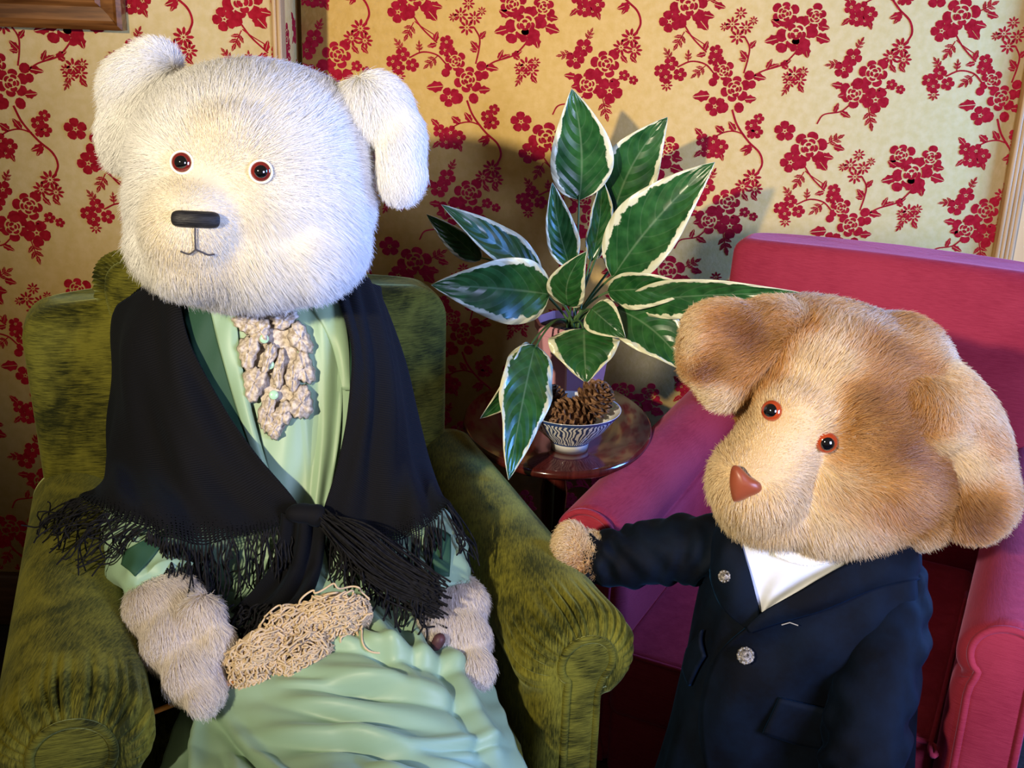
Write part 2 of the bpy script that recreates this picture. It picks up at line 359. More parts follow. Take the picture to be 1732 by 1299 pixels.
# oak edge bead on the step and ribbed oak strip on the right
def ribbed(name, x0, x1, y0, y1, z0, z1, n):
    bm = bmesh.new(); w = (x1 - x0) / n
    pts = []
    for k in range(n):
        for a in np.linspace(0, math.pi, 6)[:-1]: pts.append((x0 + w * k + w / 2 * (1 - math.cos(a)), y0 + w * .35 - w * .35 * math.sin(a)))
    pts += [(x1, y0 + w * .35), (x1, y1), (x0, y1)]
    vs = [bm.verts.new((x, y, z0)) for x, y in pts]; f = bm.faces.new(vs)
    ex = bmesh.ops.extrude_face_region(bm, geom=[f]); bmesh.ops.translate(bm, vec=(0, 0, z1 - z0), verts=[v for v in ex['geom'] if isinstance(v, bmesh.types.BMVert)])
    bmesh.ops.recalc_face_normals(bm, faces=bm.faces); return structure(from_bm(name, bm, M['oak'], None, smooth=False))
ribbed('trim_1', X_STEP - .012, X_STEP + .006, Y_LEFT - .008, Y_LEFT + .03, .1, 2.3, 2)
ribbed('trim_2', X_TRIM - .002, X_TRIM + .036, Y_BACK - .018, Y_BACK, .1, 2.3, 4)
structure(slab('baseboard_left', -2.2, X_STEP, Y_LEFT - .02, Y_LEFT, 0, .125, M['dark_wood'], r=.006))
structure(slab('baseboard_back', X_STEP, 2.4, Y_BACK - .026, Y_BACK - .006, 0, .125, M['dark_wood'], r=.006))

# flocked pattern: raised red flowers on both papered walls, one repeat set on a half-drop lattice
class Motif:
    def __init__(s): s.polys = []
    def poly(s, pts): s.polys.append(np.asarray(pts, float))
    def blob(s, c, ang, l, w, n=9, tip=.0):
        t = np.linspace(0, 2 * np.pi, n, endpoint=False); x = l / 2 * (1 + np.cos(t)); y = w / 2 * np.sin(t) * (1 - tip * np.cos(t))
        s.poly(np.stack([c[0] + x * math.cos(ang) - y * math.sin(ang), c[1] + x * math.sin(ang) + y * math.cos(ang)], 1))
    def sector(s, c, r0, r1, a0, a1, scal=.12):
        t = np.linspace(0, 1, 7); a = a0 + (a1 - a0) * t; ro = r1 * (1 - scal + scal * np.sin(np.pi * t) ** .6)
        o = np.stack([c[0] + ro * np.cos(a), c[1] + ro * np.sin(a)], 1); i = np.stack([c[0] + r0 * np.cos(a[::-1]), c[1] + r0 * np.sin(a[::-1])], 1)
        s.poly(np.concatenate([o, i]))
    def rose(s, x, y, r, rot=0.):
        for n, r0, r1, off in ((6, .62, 1.05, 0), (5, .36, .58, .5), (3, .10, .32, 1.1)):
            for k in range(n):
                st = 2 * np.pi / n; g = .055 / max(r1, .3); a = rot + off + k * st
                jr = 1 + .12 * math.sin(k * 2.7 + rot * 5)
                s.sector((x, y), r0 * r, r1 * r * jr, a + g, a + st - g, .22)
    def flower5(s, x, y, r, rot=0.):
        for k in range(5):
            a = rot + k * 2 * np.pi / 5
            s.blob((x + .16 * r * math.cos(a), y + .16 * r * math.sin(a)), a, .92 * r, .86 * r, 9, -.35)
        s.blob((x - .1 * r, y), 0, .2 * r, .2 * r, 6)
    def star(s, x, y, r, n=8, rot=0.):
        for k in range(n):
            a = rot + k * 2 * np.pi / n; s.blob((x + .22 * r * math.cos(a), y + .22 * r * math.sin(a)), a, .85 * r, .36 * r, 6)
        s.blob((x - .12 * r, y), 0, .24 * r, .24 * r, 6)
    def leaf(s, x, y, ang, l, w=None):
        w = w or l * .52; t = np.linspace(0, 1, 7); ser = 1 + .16 * np.array([0, 1, -1, 1, -1, 1, 0])
        h = w / 2 * np.sin(np.pi * t ** .75) * ser
        for sg in (1, -1):
            o = np.stack([t * l, sg * h + sg * .02 * l], 1); i = np.stack([t[::-1] * l, 0 * t + sg * .02 * l], 1)[1:-1]
            q = np.concatenate([o, i]); s.poly(np.stack([x + q[:, 0] * math.cos(ang) - q[:, 1] * math.sin(ang), y + q[:, 0] * math.sin(ang) + q[:, 1] * math.cos(ang)], 1))
    def stem(s, pts, w=7):
        p = catmull(np.array(pts, float), 5 * len(pts)); t = np.gradient(p, axis=0); t /= np.linalg.norm(t, axis=1, keepdims=True); n = np.stack([-t[:, 1], t[:, 0]], 1)
        for k in range(len(p) - 1): s.poly([p[k] + n[k] * w / 2, p[k + 1] + n[k + 1] * w / 2, p[k + 1] - n[k + 1] * w / 2, p[k] - n[k] * w / 2])
    def sprig(s, x, y, ang, l):
        ex, ey = math.cos(ang), math.sin(ang); s.stem([(x, y), (x + ex * l * .5, y + ey * l * .5), (x + ex * l * .8, y + ey * l * .8)], 5)
        for t, da in ((.25, .9), (.25, -.9), (.5, .75), (.5, -.75), (.72, 0)): s.leaf(x + ex * l * t, y + ey * l * t, ang + da, l * .42, l * .17)
mo = Motif(); pi = math.pi
# double rose with buds (B) and its runners; picture units, y down
mo.rose(437, 388, 66, .2); mo.rose(375, 300, 52, .9); mo.flower5(348, 474, 46, .5); mo.blob((455, 455), 1.2, 55, 48); mo.blob((400, 455), 1.9, 55, 46)
mo.blob((480, 335), -.5, 52, 50); mo.blob((350, 350), 2.9, 44, 44); mo.leaf(318, 420, 3.05, 85, 52); mo.leaf(488, 440, -.05, 60, 38); mo.blob((500, 365), .1, 40, 44); mo.blob((390, 440), 2.5, 34, 30)
mo.stem([(475, 312), (490, 245), (494, 185), (468, 135)], 8)
for a in ((402, 72, 36), (470, 88, 34), (432, 134, 38), (440, 18, 30), (365, 84, 22), (505, 55, 22)): mo.star(*a)
mo.leaf(494, 190, -.9, 50); mo.leaf(486, 240, -2.3, 55); mo.leaf(484, 250, -2.9, 40)
mo.stem([(520, 330), (570, 300), (650, 275), (690, 245), (725, 205)], 8); mo.leaf(585, 290, -1.1, 55, 22); mo.leaf(520, 325, .2, 70, 34); mo.leaf(650, 275, -.5, 60, 26); mo.leaf(600, 285, -.4, 50, 20)
for a in ((722, 318, 40), (700, 358, 30), (750, 345, 34), (765, 305, 26), (688, 330, 26)): mo.star(*a)
mo.sprig(700, 370, 2.1, 55); mo.leaf(745, 370, .9, 48); mo.leaf(690, 290, -2.5, 50)
# triple rose (A)
mo.rose(716, 118, 84, .4); mo.rose(655, 20, 62, .1); mo.rose(805, 35, 58, 1.2); mo.flower5(735, 178, 44, .3); mo.blob((660, 165), 2.0, 50, 60)
mo.leaf(640, 140, 2.9, 78, 46); mo.leaf(815, 130, .35, 75, 50); mo.leaf(765, 180, 1.3, 60, 40); mo.leaf(640, 80, -2.6, 60, 40); mo.leaf(820, 80, .2, 60, 40); mo.blob((770, 95), .6, 60, 56)
# left runner (F)
mo.stem([(330, 312), (285, 268), (215, 254), (150, 282)], 8)
for a in ((118, 265, 34), (70, 300, 32), (165, 318, 32), (97, 330, 32)): mo.flower5(*a)
mo.star(105, 372, 28); mo.sprig(120, 245, -2.2, 65); mo.sprig(200, 258, -1.6, 55); mo.sprig(290, 272, 2.4, 85); mo.flower5(332, 205, 32); mo.flower5(325, 245, 30); mo.flower5(350, 240, 22)
# stem below B (H)
mo.stem([(432, 490), (462, 565), (522, 645), (580, 700), (598, 755), (580, 800)], 10); mo.stem([(500, 612), (450, 596), (400, 602), (350, 628)], 7)
for a in ((300, 640, 32), (352, 648, 34), (392, 672, 34), (330, 694, 34), (370, 702, 26)): mo.flower5(*a)
mo.leaf(295, 615, -2.4, 52); mo.leaf(400, 602, -2.5, 55, 34); mo.leaf(455, 596, -2.2, 60, 30); mo.leaf(545, 670, 2.8, 65, 32); mo.leaf(540, 672, 2.2, 55, 26)
for a in ((530, 568, 30), (560, 600, 30), (565, 535, 26), (535, 610, 22)): mo.flower5(*a)
mo.leaf(300, 690, 2.4, 50, 22); mo.leaf(390, 700, 1.2, 46, 22)
# rose spray with small stars (C)
for a in ((1232, 185, 46), (1185, 232, 40), (1250, 245, 38)): mo.star(*a, 9)
mo.flower5(1003, 232, 42, .3); mo.flower5(960, 292, 44); mo.rose(1112, 312, 70, .7); mo.rose(1022, 412, 66); mo.flower5(1128, 442, 62, .3); mo.blob((1060, 345), 2.5, 60, 60)
mo.sprig(950, 262, 3.0, 75); mo.sprig(1015, 200, -1.1, 65); mo.stem([(1130, 400), (1180, 385), (1215, 370)], 6); mo.flower5(1200, 368, 26); mo.flower5(1245, 392, 22); mo.leaf(965, 375, -3.0, 60, 34)
mo.sprig(1095, 480, 1.35, 105); mo.leaf(1185, 270, .9, 50, 24); mo.leaf(1230, 275, .8, 46, 22); mo.leaf(985, 415, 2.9, 46, 34)
mo.stem([(1005, 465), (960, 500), (880, 515), (850, 560)], 7); mo.leaf(960, 500, .5, 60, 26); mo.leaf(930, 505, -1.2, 52, 22)
# open rose with hanging stem (D)
mo.rose(1515, 25, 84, .3); mo.flower5(1425, 105, 52, .6); mo.leaf(1560, 85, .9, 80, 60); mo.leaf(1580, 70, .2, 64, 42); mo.blob((1480, 85), 1.7, 55, 60)
mo.stem([(1490, 115), (1535, 185), (1602, 255)], 8); mo.sprig(1495, 155, 2.1, 95); mo.leaf(1590, 250, -1.2, 55, 26); mo.leaf(1600, 262, 2.9, 50, 24); mo.stem([(1500, 150), (1530, 175), (1590, 215)], 5)
mo.flower5(1390, -60, 52, .9); mo.sprig(1600, 10, -.5, 95); mo.leaf(1640, 20, .3, 60, 34)
W_REP, HALF = .552, (.276, -.274)
REP = []
for q in mo.polys:
    w = [P(640 + x / 2.887, y / 2.887, Y_BACK) for x, y in q]; REP.append(np.array([(a[0] + .121, a[2] - 1.191) for a in w]))
def flock(name, parent, ox, oz, x0, x1, z0, z1, place):
    vs, fs = [], []; cnt = 0
    for i in range(-9, 10):
        for j in range(-5, 9):
            dx = ox + i * W_REP + j * HALF[0]; dz = oz + j * HALF[1]
            if dx < x0 - 1 or dx > x1 + 1 or dz < z0 - 1 or dz > z1 + 1: continue
            for q in REP:
                p = q + (dx, dz)
                if p[:, 0].max() < x0 or p[:, 0].min() > x1 or p[:, 1].max() < z0 or p[:, 1].min() > z1: continue
                cnt += 1; TH = .0003 + .00006 * (cnt % 13); p = np.stack([np.clip(p[:, 0], x0, x1), np.clip(p[:, 1], z0, z1)], 1); b = len(vs); n = len(p)
                c = p.mean(0)
                for s_, h in ((1.0, 0.0), (.97, TH)):
                    for a in p: e = c + (a - c) * s_; vs.append(place(e[0], e[1], h))
                fs.append(tuple(b + n + k for k in range(n)))
                for k in range(n): fs.append((b + k, b + (k + 1) % n, b + n + (k + 1) % n, b + n + k))
    return stuff(obj(name, vs, fs, M['flock'], parent, smooth=False))
flock('flocked_flower_pattern', wall_back, -.121, 1.191, X_STEP + .001, X_TRIM - .003, .13, 1.6, lambda x, z, h: (x, Y_BACK - h, z))
flock('flocked_flower_pattern', wall_left, -.972, 1.171, -1.35, X_STEP - .013, .13, 1.6, lambda x, z, h: (x, Y_LEFT - h, z))
# the return of the step: paper runs round the corner
flock('flocked_flower_pattern', wall_left, 2.15, 1.12, Y_LEFT + .035, Y_BACK - .002, .13, 1.6, lambda x, z, h: (X_STEP - .012 + h, x, z))

# ------------------------------------------------------------------ picture at the top left
pic = thing('picture_frame', 'brown moulded wooden picture frame corner high on the papered wall', 'picture', (-1.0, Y_LEFT, 1.31))
p0 = P(210, 52, Y_LEFT - .02); fx1, fz0 = p0[0], p0[2]; fx0, fz1 = fx1 - .72, fz0 + .56; fw = .062
prof = [(0, 0), (0, .026), (.008, .030), (.016, .022), (.040, .018), (.048, .024), (.058, .020), (.062, .012), (.062, 0)]
corners = [(fx0, fz0, 1, 1), (fx1, fz0, -1, 1), (fx1, fz1, -1, -1), (fx0, fz1, 1, -1)]
for k in range(4):
    A, B = corners[k], corners[(k + 1) % 4]
    secs = [[(X[0] + X[2] * d, Y_LEFT - .002 - h, X[1] + X[3] * d) for d, h in prof] for X in (A, B)]
    skin('frame_rail', secs, M['brown_wood'], pic, smooth=False)
slab('canvas', fx0 + .05, fx1 - .05, Y_LEFT - .012, Y_LEFT - .004, fz0 + .05, fz1 - .05, M['canvas'], pic)

# ------------------------------------------------------------------ chairs
def frame2(ox, oy, yaw):                # yaw > 0 turns the seat towards +X; local u right, w forward
    c, s = math.cos(math.radians(yaw)), math.sin(math.radians(yaw))
    return lambda p: np.array([ox + p[0] * c + p[1] * s, oy + p[0] * s - p[1] * c, p[2]])
G = frame2(-.39, 1.72, 20); K = frame2(.66, 2.0, -26)

def scroll_section(r, zt, zb, side, n=40, wi=.055, wo=.035, pleat=None, over=.03):
    """front view of a rolled arm: mushroom roll on a narrower panel; side=+1 for the arm whose outside is +u"""
    pts = [(-wi, zb), (-wi, zb + (zt - 2 * r - zb) * .6), (-wi * .96, zt - 2.0 * r)]
    cx, cz = over * .4, zt - r
    for a in np.linspace(math.radians(215), math.radians(-50), 15): pts.append((cx + r * 1.12 * math.cos(a), cz + r * math.sin(a)))
    pts += [(wo + .004, zt - 2.1 * r), (wo, zb + (zt - 2 * r - zb) * .5), (wo, zb)]
    q = catmull(np.array(pts), n); q[:, 0] *= side; return q, (cx * side, cz)

def rolled_arm(frame, parent, side, u0, w0, w1, r, zt, zb, mats, pleats=True, panel_r=.036, drop=0., stalk=.022, front=.055, wi=.055, wo=.035, rise=.016, swell=0.):
    n = 220; secs = []
    ws = np.concatenate([np.linspace(w0, w1, 40), w1 + front * np.sin(np.linspace(.12, 1, 12) * pi / 2)])
    for k, w in enumerate(ws):
        tt = (w - w0) / (w1 - w0); rk = r * (1 - swell + swell * min(tt, 1)); q, c = scroll_section(rk, zt + drop * (1 - min(tt, 1)), zb, side, n, wi=wi, wo=wo)
        c = np.array(c); f = max(0, (w - w1) / front)
        sc = 1 - .52 * (1 - math.sqrt(max(0, 1 - f ** 2)))
        up = q[:, 1] > c[1] - rk * .9
        p = q.copy(); p[:, 0] = c[0] + (q[:, 0] - c[0]) * (1 - .42 * (1 - math.sqrt(max(0, 1 - f ** 2))))
        p[up, 1] = c[1] + (q[up, 1] - c[1]) * sc
        if pleats:
            a = np.arctan2(p[:, 1] - c[1], p[:, 0] - c[0]); e = max(0., min(1., (w - (w1 - .06)) / .09)) * (1 if f < .99 else .3)
            am = .0050 * e * (np.abs(np.sin(a * 15 + .6 * np.sin(a * 7))) * 2 - 1.2 + .35 * np.sin(a * 43 + 1))
            rad = np.stack([np.cos(a), np.sin(a)], 1); am = am * np.clip((np.sin(a) + .35) / .4, 0, 1); p[up] += (rad * am[:, None])[up]
        secs.append([frame((u0 + x, w, z)) for x, z in p])
    arm = skin('arm', secs, mats[0], parent)
    # keyhole front panel with piping
    wf = w1 + front - .006; cx, cz = u0 + .4 * .03 * side, zt - r + rise
    out = []
    for a in np.linspace(-.25 * pi, 1.25 * pi, 22): out.append((cx + panel_r * math.cos(a), cz + panel_r * .95 * math.sin(a)))
    for z in np.linspace(cz - panel_r * 1.3, zb, 9): out.append((cx - side * .004 - stalk * (1 if z > zb else 1.15), z))
    left = out[22:]; right = [(cx - side * .004 + (cx - side * .004 - x), z) for x, z in left][::-1]
    ring = catmull(np.array(out[:22] + left + right), 90, closed=True)
    secs = []
    tg = np.roll(ring, -1, 0) - np.roll(ring, 1, 0); tg /= np.linalg.norm(tg, axis=1, keepdims=True); nr = np.stack([-tg[:, 1], tg[:, 0]], 1)
    for d_, w in ((0, wf - .03), (0, wf + .004), (.004, wf + .007), (.010, wf + .009)): secs.append([frame((x, w, z)) for x, z in ring + nr * d_])
    pan = obj('arm_front_panel', np.array(secs).reshape(-1, 3), grid_faces(4, 90, True) + [tuple(270 + k for k in range(90))], mats[1], parent)
    pip = [frame((x, wf + .006, z)) for x, z in np.concatenate([ring, ring[:1]])]
    tube('piping', pip, .0055, mats[1], pan, n=8)
    return arm

def chair_back(frame, parent, u0, u1, zt, zb, w_front, thick, lean, mats, r=.05, taper=0, name='backrest', crown=.02):
    n = 72; secs = []; zs = np.concatenate([np.linspace(zb, zt - r, 18), zt - r + r * np.sin(np.linspace(.1, 1, 10) * pi / 2)])
    for z in zs:
        f = max(0, (z - (zt - r)) / r); ins = r * (1 - math.sqrt(max(0, 1 - f * f)))
        tz = (z - zb) / (zt - zb); wc = w_front - lean * tz; a0 = u0 + ins + taper * (1 - tz); a1 = u1 - ins - taper * (1 - tz)
        y0, y1 = wc - thick + ins * .8, wc - ins * .8
        ring = []
        for t in np.linspace(0, 2 * pi, n, endpoint=False):
            cs, sn = math.cos(t), math.sin(t); e = .32
            x = (a0 + a1) / 2 + (a1 - a0) / 2 * math.copysign(abs(cs) ** e, cs); y = (y0 + y1) / 2 + (y1 - y0) / 2 * math.copysign(abs(sn) ** e, sn)
            xx = (x - (a0 + a1) / 2) / ((a1 - a0) / 2)
            if sn > 0: y += .018 * (1 - xx * xx)
            ring.append(frame((x, y, z + crown * (1 - xx * xx) * tz ** 3)))
        secs.append(ring)
    return skin(name, secs, mats, parent)

def chair_legs(frame, parent, us, ws, h):
    for u in us:
        for w in ws:
            secs = [[frame((u + s_ * x, w + s_ * y, z)) for x, y in ((-.02, -.02), (.02, -.02), (.02, .02), (-.02, .02))] for z, s_ in ((0, .7), (h, 1))]
            skin('leg', secs, M['dark_wood'], parent, smooth=False)

green = thing('armchair', 'olive green crushed velvet armchair with pleated rolled arms', 'armchair', G((0, .25, 0)))
chair_back(G, green, -.375, .325, .865, .30, .03, .15, .10, M['green_velvet'], r=.055, taper=.03)
rolled_arm(G, green, 1, .30, -.06, .548, .074, .600, .14, (M['green_velvet_arm'], M['green_velvet']), drop=.012, swell=.26, rise=.012)
rolled_arm(G, green, -1, -.30, -.06, .548, .080, .600, .14, (M['green_velvet_arm'], M['green_velvet']), drop=.012, panel_r=.044, swell=.24, rise=.012)
rounded_box('seat_cushion', -.245, .245, -.02, .60, .30, .42, .04, M['green_velvet'], green, fmap=G)
rounded_box('seat_base', -.25, .25, -.10, .58, .14, .30, .02, M['green_velvet'], green, fmap=G)
chair_legs(G, green, (-.26, .26), (-.06, .56), .14)

pink = thing('armchair', 'rose pink velvet armchair with piped arms beside the small table', 'armchair', K((0, .25, 0)))
chair_back(K, pink, -.31, .318, .905, .28, .0, .13, .11, M['pink_velvet'], r=.03, crown=.008)
rolled_arm(K, pink, 1, .305, -.08, .60, .058, .585, .14, (M['pink_velvet'], M['pink_velvet']), pleats=False, panel_r=.046, stalk=.036, drop=.02, front=.03)
rolled_arm(K, pink, -1, -.295, -.08, .555, .058, .585, .14, (M['pink_velvet'], M['pink_velvet']), pleats=False, panel_r=.046, stalk=.036, drop=.02, front=.03)
seat = rounded_box('seat_cushion', -.25, .25, 0, .60, .24, .365, .02, M['pink_velvet'], pink, fmap=K)
sp_ = [K((u, w, .361)) for u, w in ((-.242, .10), (-.242, .585), (-.232, .595), (0, .597), (.232, .595), (.242, .585), (.242, .10))]
tube('piping', catmull(np.array(sp_), 60), .004, M['pink_velvet'], seat)
rounded_box('seat_base', -.25, .25, -.1, .585, .12, .24, .012, M['pink_velvet'], pink, fmap=K)
chair_legs(K, pink, (-.26, .26), (-.06, .56), .13)

# ruffled cushion behind the white bear
cu = thing('throw_cushion', 'olive green cushion with a gathered edge behind the white bear', 'cushion', P(235, 600, 1.70))
cc = P(275, 520, 1.715)
secs = []
for j in range(9):
    t = j / 8 * pi - pi / 2; ring = []
    for a in np.linspace(0, 2 * pi, 60, endpoint=False):
        e = .55; x = math.copysign(abs(math.cos(a)) ** e, math.cos(a)); z = math.copysign(abs(math.sin(a)) ** e, math.sin(a)); rr = .085 * max(.06, math.cos(t)) ** .6
        ca = math.radians(10); ring.append(cc + np.array([(x * math.cos(ca) - z * math.sin(ca)) * rr, .035 * math.sin(t), (x * math.sin(ca) + z * math.cos(ca)) * rr]))
    secs.append(ring)
skin('cushion_pad', secs, M['green_velvet'], cu)
ring = []
for a in np.linspace(0, 2 * pi, 300, endpoint=False):
    e = .55; x = math.copysign(abs(math.cos(a)) ** e, math.cos(a)); z = math.copysign(abs(math.sin(a)) ** e, math.sin(a)); ca = math.radians(10)
    d = np.array([x * math.cos(ca) - z * math.sin(ca), 0, x * math.sin(ca) + z * math.cos(ca)]); wv = .004 * math.sin(a * 60)
    ring.append([cc + d * rr + np.array([0, wv * k + dy, 0]) for rr, k, dy in ((.078, 0, 0), (.090, .6, 0), (.102, 1.2, -.002))])
a_ = np.array(ring); fr = obj('gathered_edge', a_.reshape(-1, 3), grid_faces(300, 3, False, True), M['green_velvet'], cu); fr.modifiers.new('thickness', 'SOLIDIFY').thickness = .003

# ------------------------------------------------------------------ small oval table
TZ = .60; tcx, tcy = .088, 1.985
table = thing('side_table', 'small dark mahogany pedestal table with an oval top', 'table', (tcx, tcy, 0))
lathe('table_top', [(.0, -.022), (.15, -.022), (.172, -.018), (.178, -.010), (.176, -.003), (.172, 0), (.1, 0), (0, 0)][::1], (tcx, tcy, TZ), M['mahogany'], table, n=80, sx=1, sy=1.42)
lathe('pedestal', [(.001, .06), (.03, .06), (.034, .09), (.022, .13), (.018, .3), (.026, .45), (.02, .5), (.03, .56), (.06, .578), (.001, .578)], (tcx, tcy, 0), M['mahogany'], table, n=24)
for k in range(3):
    a = pi / 2 + k * 2 * pi / 3; d = np.array([math.cos(a), math.sin(a), 0])
    pth = catmull(np.array([d * .01 + (0, 0, .11), d * .06 + (0, 0, .10), d * .11 + (0, 0, .05), d * .16 + (0, 0, .014)]) + (tcx, tcy, 0), 12)
    tube('foot', pth, np.linspace(.017, .012, 12), M['mahogany'], table)

# ------------------------------------------------------------------ pot plant
pc = PZ(975, 640, .60); pot_c = np.array([.118, 2.10, TZ])
plant = thing('potted_plant', 'variegated broad leaved plant in a faceted pink pot on the table', 'plant', pot_c)
secs = []
for r, z in ((.001, .002), (.054, .002), (.057, 0.004), (.074, .140), (.079, .142), (.081, .160), (.076, .162), (.073, .145), (.001, .144)):
    ring = []
    for k in range(8):
        for dt in (-.03, .03):
            a = (k + .5) * pi / 4 + .15 + dt; ring.append(pot_c + (r * math.cos(a), r * math.sin(a), z))
    secs.append(ring)
skin('pot', secs, M['pot'], plant, smooth=False)
lathe('soil', [(.001, .145), (.03, .152), (.071, .147), (.071, .142), (.001, .138)], tuple(pot_c), M['soil'], plant, n=24)

CROWN = pot_c + (0, 0, .15)
def leaf(base, tip, hw, Yb, Yt, bend=.15, side=(0, 0), cup=.35, roll_=0., curl=0., wav=.0):
    """base/tip photo positions with depths; bend lifts the middle of the rib, roll_ turns the blade about its rib"""
    b, t = P(*base, Yb), P(*tip, Yt); d = t - b; L = np.linalg.norm(d); e = d / L
    view = C - (b + t) / 2; view /= np.linalg.norm(view)
    sdir = np.cross(e, view); sdir /= np.linalg.norm(sdir); nrm = np.cross(sdir, e)
    sdir, nrm = sdir * math.cos(roll_) + nrm * math.sin(roll_), nrm * math.cos(roll_) - sdir * math.sin(roll_)
    w = hw * S(*base, Yb); nu, nv = 26, 11
    mid = (b + t) / 2 + nrm * bend * L + sdir * side[0] * L
    s = np.linspace(0, 1, nu)[:, None]; rib = (1 - s) ** 2 * b + 2 * s * (1 - s) * mid + s ** 2 * t + curl * L * (s ** 4) * nrm * -1
    g = []
    for i in range(nu):
        u = i / (nu - 1); prof = (math.sin(pi * u ** .72) ** .85) * (1 - .15 * u) if 0 < u < 1 else 0
        prof = max(prof, .03 * (1 - u))
        row = []
        for j in range(nv):
            v = (j / (nv - 1) - .5) * 2
            lift = cup * abs(v) ** 1.6 * w * prof + wav * w * math.sin(u * 17 + (2 if v > 0 else 0)) * abs(v) ** 2 * prof
            row.append(rib[i] + sdir * v * w * prof * 1.05 + nrm * lift)
        g.append(row)
    g = np.array(g); uu, vv = np.meshgrid(np.linspace(0, 1, nv), np.linspace(0, 1, nu))
    o = obj('leaf', g.reshape(-1, 3), grid_faces(nu, nv), M['leaf'], plant, uvs=np.stack([vv.ravel(), uu.ravel()], 1))
    m = o.modifiers.new('thickness', 'SOLIDIFY'); m.thickness = .0009; m.offset = 0
    st = CROWN + RNG.normal(0, .008, 3) * (1, 1, 0); dirn = (b - CROWN)
    c1 = CROWN + dirn * .5 + np.array([0, 0, .25 * np.linalg.norm(dirn[:2]) + .01])
    q = np.array([(1 - x) ** 2 * st + 2 * x * (1 - x) * c1 + x * x * (b + e * .01) for x in np.linspace(0, 1, 12)])
    tube('stem', q, np.linspace(.0028, .0018, 12), M['stem'], plant, n=6)
    return o
leaf((980, 338), (967, 153), 53, 2.14, 2.10, bend=-.06, side=(.10, 0), cup=.25, curl=.06, wav=.05)
leaf((1036, 372), (1129, 198), 52, 2.18, 2.14, bend=.05, side=(-.14, 0), cup=.25, wav=.05)
leaf((1036, 470), (1209, 274), 58, 2.08, 2.02, bend=.08, side=(-.06, 0), cup=.35, roll_=.2, wav=.05)
leaf((1070, 420), (1203, 280), 30, 2.14, 2.08, bend=.05, side=(-.12, 0), cup=.3)
leaf((964, 450), (934, 308), 28, 2.13, 2.09, bend=.06, side=(-.08, 0), cup=.4, roll_=-.25, wav=.08)
leaf((1000, 442), (1017, 298), 24, 2.16, 2.13, bend=-.1, side=(.12, 0), cup=.5, roll_=-.4, wav=.15)
leaf((962, 518), (992, 425), 33, 2.05, 1.98, bend=.12, side=(-.22, 0), cup=.3)
leaf((930, 498), (729, 482), 56, 2.03, 1.92, bend=.14, side=(.05, 0), cup=.3, roll_=.15, wav=.06)
leaf((915, 468), (746, 346), 34, 2.10, 2.02, bend=.12, side=(-.06, 0), cup=.3, roll_=-.5, wav=.05)
leaf((812, 440), (721, 362), 24, 2.14, 2.10, bend=.1, side=(.1, 0), cup=.3, roll_=.5)
leaf((1028, 492), (1184, 487), 32, 2.06, 1.96, bend=.18, side=(-.06, 0), cup=.35, roll_=-.25, wav=.08)
leaf((1062, 512), (1352, 500), 34, 2.04, 1.86, bend=.12, side=(-.09, 0), cup=.35, roll_=-.35, curl=.04, wav=.05)
leaf((1040, 522), (1164, 630), 50, 2.04, 1.93, bend=.16, side=(-.14, 0), cup=.3, roll_=.2, wav=.06)
leaf((1000, 522), (1058, 572), 32, 2.03, 1.96, bend=.2, side=(0, 0), cup=.3)
leaf((988, 556), (992, 648), 60, 2.02, 1.93, bend=.2, side=(.02, 0), cup=.2, wav=.1)
leaf((905, 584), (860, 812), 46, 1.93, 1.67, bend=.12, side=(.06, 0), cup=.15, roll_=.35, wav=.16)
leaf((897, 584), (812, 708), 32, 1.95, 1.77, bend=.16, side=(-.10, 0), cup=.4, roll_=.4, wav=.05)
leaf((1170, 600), (1199, 706), 22, 2.12, 2.10, bend=.1, cup=.4, roll_=.8)

